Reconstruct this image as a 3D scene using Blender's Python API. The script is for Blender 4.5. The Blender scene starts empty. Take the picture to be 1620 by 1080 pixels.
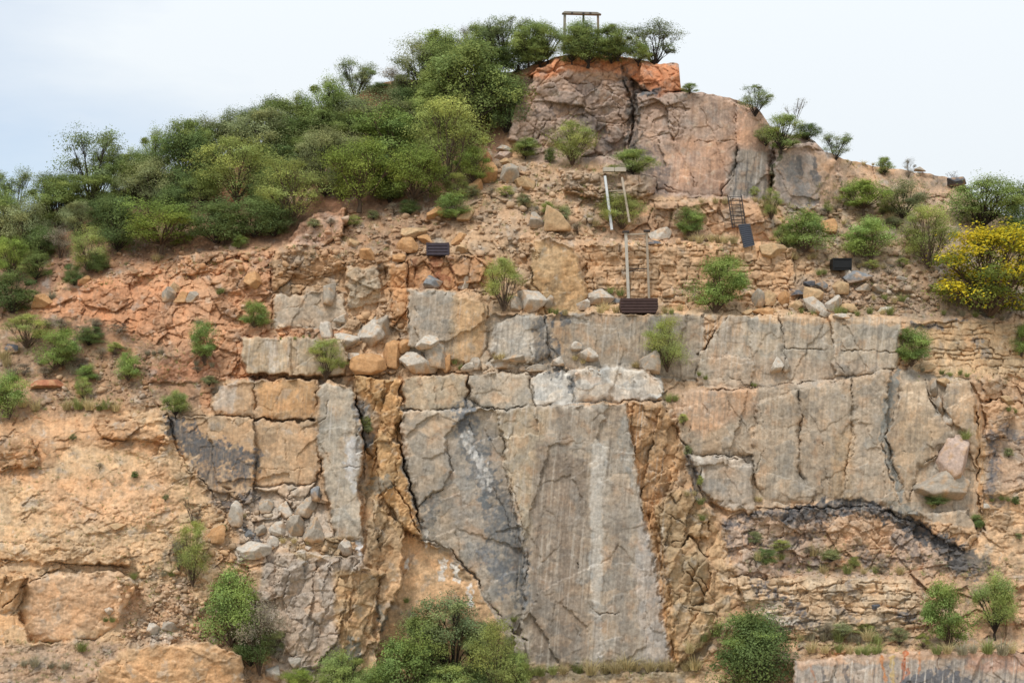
import bpy, math, random
import numpy as np
from mathutils import Vector

# ------------------------------------------------------------------ camera, sky, sun, exposure
F = 2025.0                       # focal length in photo pixels
HOR = 640.0                      # eye level, photo row
CAMY, CAMZ = -100.0, 30.0
sc = bpy.context.scene
cam_d = bpy.data.cameras.new('camera'); cam = bpy.data.objects.new('camera', cam_d)
sc.collection.objects.link(cam); sc.camera = cam
cam.location = (0, CAMY, CAMZ); cam.rotation_euler = (math.radians(90), 0, 0)
cam_d.sensor_width = 36; cam_d.lens = 45; cam_d.shift_y = (HOR-540)/1620.0
cam_d.clip_start = 1; cam_d.clip_end = 9000

SUN_EL, SUN_AZ = math.radians(58), math.radians(-32)     # azimuth measured from the camera side, negative = left
sun_dir = Vector((math.sin(SUN_AZ)*math.cos(SUN_EL), -math.cos(SUN_AZ)*math.cos(SUN_EL), math.sin(SUN_EL)))
sl = bpy.data.lights.new('sun', 'SUN'); sun = bpy.data.objects.new('sun', sl)
sc.collection.objects.link(sun)
sl.energy = 2.3; sl.angle = math.radians(10); sl.color = (1.0, 0.955, 0.89)
sun.rotation_euler = (-sun_dir).to_track_quat('-Z', 'Y').to_euler()
sun.location = (-40, -60, 120)

w = bpy.data.worlds.new('World'); sc.world = w; w.use_nodes = True
nt = w.node_tree; N = nt.nodes; L = nt.links; N.clear()
sky = N.new('ShaderNodeTexSky'); sky.sky_type = 'NISHITA'; sky.sun_disc = False
sky.sun_elevation = SUN_EL; sky.sun_rotation = math.atan2(sun_dir.x, sun_dir.y)
bg1 = N.new('ShaderNodeBackground'); bg1.inputs['Strength'].default_value = 0.15
L.new(sky.outputs[0], bg1.inputs['Color'])
tc = N.new('ShaderNodeTexCoord')
mp = N.new('ShaderNodeMapping'); mp.inputs['Scale'].default_value = (1.0, 1.0, 3.2); L.new(tc.outputs['Generated'], mp.inputs['Vector'])
nz = N.new('ShaderNodeTexNoise'); nz.inputs['Scale'].default_value = 3.1; nz.inputs['Detail'].default_value = 6; nz.inputs['Roughness'].default_value = .5
L.new(mp.outputs[0], nz.inputs['Vector'])
sep = N.new('ShaderNodeSeparateXYZ'); L.new(tc.outputs['Generated'], sep.inputs[0])
# thinner cloud low down to the left, closed overcast elsewhere
gx = N.new('ShaderNodeMath'); gx.operation = 'MULTIPLY_ADD'; L.new(sep.outputs['X'], gx.inputs[0]); gx.inputs[1].default_value = 1.1; L.new(nz.outputs[0], gx.inputs[2])
gz = N.new('ShaderNodeMath'); gz.operation = 'MULTIPLY_ADD'; L.new(sep.outputs['Z'], gz.inputs[0]); gz.inputs[1].default_value = 1.3; L.new(gx.outputs[0], gz.inputs[2])
cr = N.new('ShaderNodeMapRange'); cr.inputs['From Min'].default_value = 0.26; cr.inputs['From Max'].default_value = 0.62
cr.inputs['To Min'].default_value = 0.42; cr.inputs['To Max'].default_value = 0.95
L.new(gz.outputs[0], cr.inputs[0])
bz = N.new('ShaderNodeMath'); bz.operation = 'MULTIPLY_ADD'; L.new(sep.outputs['Z'], bz.inputs[0]); bz.inputs[1].default_value = 0.45; bz.inputs[2].default_value = 0.79; 
bm_ = N.new('ShaderNodeMath'); bm_.operation = 'MAXIMUM'; L.new(bz.outputs[0], bm_.inputs[0]); bm_.inputs[1].default_value = 0.3
bg2 = N.new('ShaderNodeBackground'); bg2.inputs['Color'].default_value = (0.915, 0.965, 1.0, 1); L.new(bm_.outputs[0], bg2.inputs['Strength'])
mx = N.new('ShaderNodeMixShader'); L.new(cr.outputs[0], mx.inputs[0]); L.new(bg1.outputs[0], mx.inputs[1]); L.new(bg2.outputs[0], mx.inputs[2])
wo = N.new('ShaderNodeOutputWorld'); L.new(mx.outputs[0], wo.inputs['Surface'])
sc.view_settings.view_transform = 'Standard'; sc.view_settings.look = 'None'
sc.view_settings.exposure = 0.16; sc.view_settings.gamma = 1.0
try: sc.cycles.max_bounces = 6; sc.cycles.diffuse_bounces = 3; sc.cycles.transparent_max_bounces = 4
except Exception: pass
COL = sc.collection

# ------------------------------------------------------------------ numpy noise
rng = np.random.default_rng(7)
random.seed(5)
_P = rng.random((8, 512, 512)).astype(np.float32)
_A = rng.random((512, 512)).astype(np.float32)*2*np.pi
_GX, _GY = np.cos(_A), np.sin(_A)
def perlin(x, y, s=0):
    x = x + 37.3*s; y = y + 91.7*s
    xi = np.floor(x).astype(np.int64); yi = np.floor(y).astype(np.int64)
    fx = (x-xi).astype(np.float32); fy = (y-yi).astype(np.float32)
    u = fx*fx*fx*(fx*(fx*6-15)+10); v = fy*fy*fy*(fy*(fy*6-15)+10)
    def g(i, j, dx, dy):
        a = (yi+j) & 511; b = (xi+i) & 511
        return _GX[a, b]*dx + _GY[a, b]*dy
    n0 = g(0,0,fx,fy)*(1-u)+g(1,0,fx-1,fy)*u
    n1 = g(0,1,fx,fy-1)*(1-u)+g(1,1,fx-1,fy-1)*u
    return (n0*(1-v)+n1*v)*1.45
def fbm(x, y, s=0, o=4, gain=.5):
    r = 0; a = 1.0; t = 0
    for k in range(o):
        r = r + a*perlin(x*2**k, y*2**k, s+k*3.1); t += a; a *= gain
    return r/t
def voronoi(x, y, s=0, jit=.85):
    """F2-F1, offset to the cell point, three random numbers per cell"""
    xi = np.floor(x).astype(np.int64); yi = np.floor(y).astype(np.int64)
    f1 = np.full(x.shape, 9., np.float32); f2 = np.full(x.shape, 9., np.float32)
    ci = np.zeros(x.shape, np.int64); cj = np.zeros(x.shape, np.int64)
    ox = np.zeros(x.shape, np.float32); oy = np.zeros(x.shape, np.float32)
    for j in (-1, 0, 1):
        for i in (-1, 0, 1):
            a = (yi+j+61*s) & 511; b = (xi+i+17*s) & 511
            dx = (xi+i+.5+(_P[0, a, b]-.5)*jit - x).astype(np.float32)
            dy = (yi+j+.5+(_P[1, a, b]-.5)*jit - y).astype(np.float32)
            d = np.sqrt(dx*dx+dy*dy)
            m = d < f1
            f2 = np.where(m, f1, np.minimum(f2, d))
            f1 = np.where(m, d, f1); ci = np.where(m, b, ci); cj = np.where(m, a, cj)
            ox = np.where(m, dx, ox); oy = np.where(m, dy, oy)
    return f2-f1, ox, oy, _P[2, cj, ci], _P[3, cj, ci], _P[4, cj, ci]
def facets(U, V, sx, sy, s, ang=0., tilt=1., groove=.25, gw=1.3):
    c, n = math.cos(ang), math.sin(ang)
    x = (U*c+V*n)/sx; y = (-U*n+V*c)/sy
    g, ox, oy, r0, r1, r2 = voronoi(x, y, s)
    h = (r0-.5) + tilt*((r1-.5)*ox*1.6+(r2-.5)*oy*1.6)
    gr = np.exp(-(g*min(sx, sy)/gw)**2)*groove
    return h+gr, r0
def sstep(x, a, b):
    t = np.clip((x-a)/(b-a), 0, 1); return t*t*(3-2*t)
def srgb(c):
    c = np.array(c, dtype=np.float32)/255.
    return np.where(c <= .04045, c/12.92, ((c+.055)/1.055)**2.4)

# ------------------------------------------------------------------ hillside: skyline and base depth (metres beyond the cliff face)
SKY = [(-1400,640),(-900,560),(-450,450),(-130,385),(0,345),(80,332),(150,312),(250,282),(330,252),(430,222),(500,188),(548,166),(562,150),(585,138),(610,131),(650,127),(700,122),(760,118),
       (828,110),(845,101),(880,91),(915,84),(960,87),(1000,92),(1030,97),(1045,101),(1071,100),(1074,103),(1077,140),(1095,146),(1130,149),(1160,157),(1198,168),(1206,180),(1218,198),(1240,214),
       (1270,213),(1290,222),(1305,240),(1340,253),(1380,262),(1430,270),(1475,276),(1500,280),(1524,289),(1532,303),(1560,330),(1600,345),(1640,352),(1750,380),(2000,430),(2500,520),(3000,620)]
skx, sky_ = np.array([p[0] for p in SKY], float), np.array([p[1] for p in SKY], float)
BASE = {
 -1400: [(1300,-6),(640,10),(560,40)],
 -400: [(1300,-16),(1060,-12),(900,-7),(700,-1),(600,4),(480,12),(380,22),(300,30)],
 0:    [(1300,-14),(1080,-9),(900,-5),(700,0),(660,2),(560,7),(480,11),(400,18),(330,26),(250,30)],
 200:  [(1300,-13),(1080,-8),(1020,-6),(910,-4),(690,0),(640,3),(560,6),(470,8.5),(430,10.5),(330,20),(250,28),(200,31)],
 400:  [(1300,-9),(1080,-5),(900,-3),(790,1),(600,3.4),(530,4.5),(460,6),(400,9),(330,16),(250,23),(170,29)],
 600:  [(1300,-7),(1060,-3),(860,-.5),(650,2.5),(500,4.5),(420,6.5),(340,12),(260,19),(150,29),(100,30)],
 720:  [(1300,-6),(1060,-2),(850,1.5),(650,2.0),(600,3.2),(470,4.5),(410,6.8),(350,11),(270,18),(215,22),(120,29)],
 850:  [(1300,-6),(1060,-2),(640,1),(600,3.4),(498,4.4),(480,6.2),(375,8.5),(330,12),(262,17),(245,19),(110,21.5)],
 1000: [(1300,-6),(1060,-2),(640,1.5),(600,3.4),(498,4.4),(490,6.6),(388,8.6),(375,11.5),(300,14),(265,15.5),(245,18),(95,21.5)],
 1150: [(1300,-7),(1070,-3),(900,-.5),(760,2.2),(620,3.0),(600,4.2),(500,4.9),(486,7),(390,9),(380,11.5),(325,13.5),(310,15.5),(150,18.5)],
 1280: [(1300,-8),(1050,-4.5),(1005,-2.5),(915,0),(900,1.6),(800,2.4),(612,3.4),(600,4.3),(503,4.9),(490,7.4),(440,9.5),(390,12),(330,15.5),(215,19)],
 1400: [(1300,-8),(1036,-5.2),(1005,-3),(915,0),(900,1.6),(800,2.4),(585,3.6),(508,4.9),(492,7.8),(440,10),(400,13),(335,18),(262,25)],
 1500: [(1300,-8),(1032,-5.2),(1005,-2.5),(915,.5),(800,2.2),(605,3.8),(580,6.4),(510,7.6),(490,9.5),(430,13.5),(350,21),(280,29)],
 1620: [(1300,-8),(1036,-5),(1000,-2),(880,1),(760,4),(660,6),(600,7.5),(520,8.4),(495,11),(420,17),(360,24),(340,27)],
 2100: [(1300,-6),(900,2),(640,7),(520,12),(420,22)],
 3000: [(1300,-4),(640,12),(520,30)],
}
STEP = 1.25
cols = np.concatenate([np.arange(-1400,-450,30), np.arange(-450,-60,9), np.arange(-60,-20,3), np.arange(-20,1641,STEP), np.arange(1644,1690,3), np.arange(1690,2080,9), np.arange(2080,3001,30)]).astype(np.float64)
NC = len(cols); NR = 940
sk = np.interp(cols, skx, sky_) + 2.2*fbm(cols/26., cols*0+3.3, 2, 4)*2
PYB = 1300.0
_xs = np.arange(-1600, 3201, 4.0); _k = np.exp(-(np.arange(-160, 161, 4.0)/45)**2); _k /= _k.sum()
_sm = np.convolve(np.interp(_xs, skx, sky_), _k, 'same'); skS = np.interp(cols, _xs[50:-50], _sm[50:-50])-34
V0 = PYB+(skS[None, :]-PYB)*np.linspace(0, 1, NR)[:, None]
V = np.maximum(V0, sk[None, :]).astype(np.float32); OVER = np.maximum(sk[None, :]-V0, 0).astype(np.float32)
def rowof(c, py):
    return int(np.argmin(abs(V[:, c]-py)))
U = np.repeat(cols[None, :], NR, 0).astype(np.float32)
bk = sorted(BASE)
vals = []
for k in bk:
    pts = sorted(BASE[k]); vals.append(np.interp(V, [p[0] for p in pts], [p[1] for p in pts]).astype(np.float32))
D = np.zeros_like(V)
ci = np.clip(np.searchsorted(bk, cols, side='right')-1, 0, len(bk)-2)
for i in range(len(bk)-1):
    m = ci == i
    if not m.any(): continue
    t = ((cols[m]-bk[i])/(bk[i+1]-bk[i])).astype(np.float32); t = t*t*(3-2*t)
    D[:, m] = vals[i][:, m]*(1-t)+vals[i+1][:, m]*t
del vals
BASED = D.copy()
def based_at(px, py):
    c = int(np.argmin(abs(cols-px))); return float(BASED[rowof(c, py), c])

wx = 6*fbm(U/34, V/34, 11, 3)+3.*perlin(U/14, V/14, 15)+1.7*perlin(U/6, V/6, 12)
wy = 6*fbm(U/34, V/34, 13, 3)+3.*perlin(U/14, V/14, 16)+1.7*perlin(U/6, V/6, 14)
UW, VW = U+wx, V+wy
def sdist(poly, marg, x=UW, y=VW):
    """signed distance (inside positive) on the pixels near a polygon"""
    P = np.array(poly, dtype=np.float32)
    m = (x > P[:,0].min()-marg) & (x < P[:,0].max()+marg) & (y > P[:,1].min()-marg) & (y < P[:,1].max()+marg)
    idx = np.nonzero(m); a = x[idx]; b = y[idx]
    d = np.full(a.shape, 1e9, np.float32); ins = np.zeros(a.shape, bool)
    for k in range(len(P)):
        x0, y0 = P[k]; x1, y1 = P[(k+1) % len(P)]
        ex, ey = x1-x0, y1-y0; l2 = ex*ex+ey*ey+1e-9
        t = np.clip(((a-x0)*ex+(b-y0)*ey)/l2, 0, 1)
        d = np.minimum(d, (a-x0-t*ex)**2+(b-y0-t*ey)**2)
        if y0 != y1:
            c = ((y0 > b) != (y1 > b)) & (a < (x1-x0)*(b-y0)/(y1-y0)+x0)
            ins ^= c
    d = np.sqrt(d); return idx, np.where(ins, d, -d)
def ldist(line, marg, x=UW, y=VW):
    P = np.array(line, dtype=np.float32)
    m = (x > P[:,0].min()-marg) & (x < P[:,0].max()+marg) & (y > P[:,1].min()-marg) & (y < P[:,1].max()+marg)
    idx = np.nonzero(m); a = x[idx]; b = y[idx]; d = np.full(a.shape, 1e9, np.float32)
    for k in range(len(P)-1):
        x0, y0 = P[k]; x1, y1 = P[k+1]; ex, ey = x1-x0, y1-y0
        t = np.clip(((a-x0)*ex+(b-y0)*ey)/(ex*ex+ey*ey+1e-9), 0, 1)
        d = np.minimum(d, (a-x0-t*ex)**2+(b-y0-t*ey)**2)
    return idx, np.sqrt(d)

# ------------------------------------------------------------------ surface textures (height fields, metres; positive = recessed)
TEX = {}
n_ = fbm(U/90, V/50, 19, 3)
XW, YW = U+.45*wx, V+.45*wy
f, cA = facets(XW, YW, 62, 50, 1, .25, 1.3, .30, 1.1); f2, cB = facets(XW, YW, 26, 20, 2, -.35, 1.4, .26, 1.0); f3, cC = facets(XW, YW, 10, 8, 3, .2, 1.4, .22, 1.0)
fine = fbm(U/5, V/5, 21, 3)
TEX['band'] = .45*f + .34*f2 + .20*f3 + .25*fbm(UW/70, VW/40, 18, 4) + .06*fine
TEX['blocky'] = .62*f + .30*f2 + .12*f3 + .05*fine
f, cD = facets(UW, VW, 105, 150, 4, .12, .8, .05); st = fbm(U/3.2, V/70, 22, 3)
fq, cQ = facets(UW, VW, 46, 74, 12, -.3, 1.0, .10, 1.); brk = sstep(fbm(U/70, V/70, 17, 3), -.05, .35)
TEX['slab'] = .36*f + .11*fq + .10*fbm(UW/30, VW/46, 23, 3) + .03*st + .015*fine + brk*(.07*f2 + .02*f3)
f, cE = facets(UW*1.0, VW+.10*UW+9*n_, 74, 19, 5, 0, .9, .22); f4, cF = facets(UW, VW+.10*UW+9*n_, 26, 9, 6, .05, 1., .16)
fr_, cR = facets(UW, VW+.25*UW, 44, 27, 13, -.1, 1.1, .2)
pm = sstep(fbm(U/55, V/45, 16, 3), -.25, .3)
TEX['strata'] = pm*(.36*fr_ + .20*f4 + .10*f3) + (1-pm)*(.16*fr_ + .05*f4) + .55*fbm(UW/95, VW/70, 24, 5) + .09*fbm(UW/14, VW/9, 20, 4) + .06*fine
f, cG = facets(UW, VW, 13, 9, 7, .1, 1.2, .45); f5, cH = facets(UW, VW, 6, 5, 8, .3, 1.2, .35)
TEX['rubble'] = .30*f*sstep(fbm(U/30,V/30,25,2),-.3,.2) + .15*f5 + .5*fbm(UW/45, VW/30, 26, 4) + .05*fine
TEX['soil'] = .45*fbm(UW/50, VW/30, 27, 5) + .12*f5*sstep(cG, .45, .6) + .07*fine
cm = sstep(fbm(U/42, V/26, 15, 3), -.30, -.02)
TEX['crag'] = cm*(.75*TEX['blocky']+.35*TEX['strata']-.35) + (1-cm)*(.30*TEX['rubble']+.35*fbm(UW/40, VW/24, 14, 5))
f6, _c = facets(UW, VW, 130, 80, 9, .3, .5, .08)
TEX['dome'] = brk*(.16*f2+.05*f3) + .22*f6 + .30*fbm(UW/110, VW/80, 28, 4) + .10*fbm(UW/16, VW/14, 29, 3) + .03*fine
f7, cK = facets(UW, VW, 20, 70, 10, .22, 1.4, .2)
TEX['fold'] = .55*f7 + .45*fbm((UW*.9+VW*.45)/22, (VW*.9-UW*.45)/60, 30, 5) + .2*f2 + .05*f3
def brick(rh, bw, s, jx=3., depth=.35):
    rr = (VW*.6+V*.4+5.*perlin(U*0+3.3, V/19., s+1)+3.5*perlin(U/30, V/26, s))/rh; ri = np.floor(rr).astype(np.int64)
    sh = _P[5, ri & 511, (7*s) & 511]*bw*3
    bb = (UW*.5+U*.5+sh)/(bw*(.7+.6*_P[6, ri & 511, (9*s) & 511])); bi = np.floor(bb).astype(np.int64)
    fr = rr-ri; fb = bb-bi
    e = np.minimum(np.minimum(fr, 1-fr)*rh, np.minimum(fb, 1-fb)*bw)
    r = _P[7, (ri*3) & 511, (bi*5+ri) & 511]
    skip = (r > .88)      # some joints closed
    e2 = np.minimum(fr, 1-fr)*rh; hz = _P[3, (ri*11+s) & 511, np.floor(U/31+ri*.37).astype(np.int64) & 511]
    e = np.where((e2 <= e+.01) & (hz < .45), 2.2, e)
    return np.exp(-(e/1.1)**2)*depth*np.where(skip, .3, 1) + .22*(r-.5) + .05*fine + .10*fbm(U/14, V/10, s+3, 3), r
mb, cM = brick(10, 20, 31, depth=.34); TEX['brick'] = mb*(.35+.65*sstep(fbm(U/30, V/22, 36, 3), -.25, .15)) + .12*f2 + .35*fbm(U/60, V/40, 37, 4)+.06*f3
mb2, cN = brick(12, 30, 33, depth=.36); TEX['ledgebrick'] = mb2*(.4+.6*sstep(fbm(U/30, V/20, 38, 3), -.2, .15)) + .25*f4 + .3*f2 + .3*fbm(U/60, V/40, 39, 4)

# region -> texture (painter's order), soft polygon edges
DEFTEX = 'blocky'
TR = [
 ('strata', [(-1400,640),(60,650),(270,650),(270,700),(330,790),(370,850),(300,1000),(-1400,1300)], 14),
 ('soil',   [(-1400,300),(0,330),(560,140),(700,110),(800,110),(800,230),(760,300),(700,345),(560,340),(520,370),(430,395),(300,405),(100,450),(0,500),(-1400,640)], 14),
 ('crag', [(40,500),(110,450),(300,400),(430,395),(440,440),(430,530),(300,520),(80,540)], 10),
 ('band', [(60,500),(200,450),(300,400),(432,400),(432,620),(340,640),(300,560),(150,520)], 14),
 ('soil',   [(-1400,560),(0,500),(140,505),(240,540),(330,560),(320,640),(260,640),(100,660),(-1400,700)], 12),
 ('crag', [(540,330),(700,330),(760,300),(770,340),(680,380),(650,410),(560,420),(440,450),(440,400),(520,360)], 10),
 ('blocky', [(440,400),(640,400),(660,530),(430,530)], 8),
 ('crag', [(740,240),(850,250),(980,260),(1040,270),(1000,300),(960,360),(940,400),(850,380),(760,370),(700,345)], 10),
 ('rubble', [(1260,440),(1330,430),(1500,400),(1700,420),(1700,505),(1430,505),(1250,500)], 9),
 ('crag',   [(1230,330),(1340,260),(1530,290),(1700,350),(1700,480),(1500,490),(1350,430),(1260,400)], 10),
 ('blocky', [(1320,258),(1530,278),(1530,320),(1420,330),(1320,300)], 8),
 ('slab',   [(635,640),(990,640),(1015,790),(1065,1075),(830,1075),(745,905),(670,850),(635,740)], 4),
 ('fold',   [(510,600),(560,590),(632,600),(640,700),(668,840),(600,900),(600,1000),(540,1090),(450,1080),(450,900),(570,870),(575,700)], 8),
 ('slab',   [(500,600),(560,620),(578,860),(530,850),(505,700)], 4),
 ('fold',   [(990,640),(1052,640),(1085,720),(1150,850),(1160,990),(1065,1080),(1015,800)], 6),
 ('dome',   [(640,845),(700,870),(745,910),(810,1000),(820,1080),(560,1090),(600,1000),(600,900)], 5),
 ('slab',   [(780,497),(1115,497),(1105,605),(760,575)], 4),
 ('slab',   [(1103,612),(1110,555),(1150,500),(1425,505),(1420,590),(1280,612)], 4),
 ('slab',   [(1060,620),(1290,607),(1410,583),(1560,600),(1560,840),(1440,815),(1330,795),(1200,800),(1100,790)], 5),
 ('slab',   [(335,600),(500,600),(505,790),(405,775),(330,770),(272,690),(270,660),(335,655)], 5),
 ('slab',   [(380,533),(548,538),(550,592),(388,590)], 3),
 ('slab',   [(645,458),(770,478),(770,575),(645,560)], 4),
 ('slab',   [(433,465),(545,463),(545,520),(437,520)], 4),
 ('slab',   [(1008,150),(1130,150),(1165,165),(1215,200),(1215,318),(1040,315),(1005,260)], 6),
 ('blocky', [(1008,150),(1090,150),(1080,220),(1010,220)], 10),
 ('slab',   [(1225,230),(1320,240),(1335,325),(1225,330)], 6),
 ('band', [(1140,815),(1390,795),(1540,880),(1540,912),(1170,912)], 16), ('slab', [(637,600),(735,592),(838,592),(980,580),(1050,605),(1040,634),(638,648)], 2),
 ('ledgebrick', [(1165,912),(1440,915),(1475,985),(1290,1005),(1180,965),(1130,900)], 5),
 ('strata', [(1560,640),(1700,640),(1700,930),(1480,930),(1545,860)], 6),
 ('ledgebrick', [(1280,990),(1480,980),(1470,1030),(1300,1030)], 5),
 ('slab',   [(1255,1045),(1330,1036),(1470,1030),(2000,1035),(2000,1300),(1250,1300)], 3),
 ('dome',   [(20,920),(60,908),(190,903),(215,920),(190,1000),(100,1030),(-60,1010)], 5),
 ('dome',   [(155,1060),(200,1025),(330,1018),(385,1040),(390,1300),(140,1300)], 5),
 ('soil',   [(-1400,1010),(40,1020),(150,1010),(200,1020),(150,1070),(140,1300),(-1400,1300)], 8),
 ('dome',   [(-400,760),(30,770),(40,850),(-400,860)], 18), ('dome', [(60,700),(200,705),(250,760),(180,800),(60,780)], 22), ('dome', [(215,925),(300,935),(290,975),(225,985)], 10),
 ('rubble', [(210,980),(300,920),(330,1010),(200,1020),(190,990)], 6),
 ('dome',   [(842,382),(870,378),(905,395),(935,470),(925,505),(850,495),(835,450)], 4),
 ('dome',   [(455,385),(500,345),(545,335),(540,370),(500,390)], 4),
 ('soil',   [(830,1050),(1100,1045),(1140,1060),(1140,1300),(400,1300),(400,1085)], 6),
 ('brick',  [(925,388),(1000,390),(1060,385),(1110,384),(1180,388),(1252,392),(1257,470),(1190,478),(930,480)], 3),
 ('brick',  [(1440,512),(1530,508),(1620,518),(1700,520),(1700,600),(1530,594),(1445,580)], 4),
]
PNZ = fbm(U/23, V/17, 77, 4)*2
H = TEX[DEFTEX].copy()
for name, poly, soft in TR:
    idx, sd = sdist(poly, soft+2)
    sd = sd+soft*.6*PNZ[idx]; m = sstep(sd, -soft*.5, soft*.5)
    H[idx] = H[idx]*(1-m)+TEX[name][idx]*m

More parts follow.
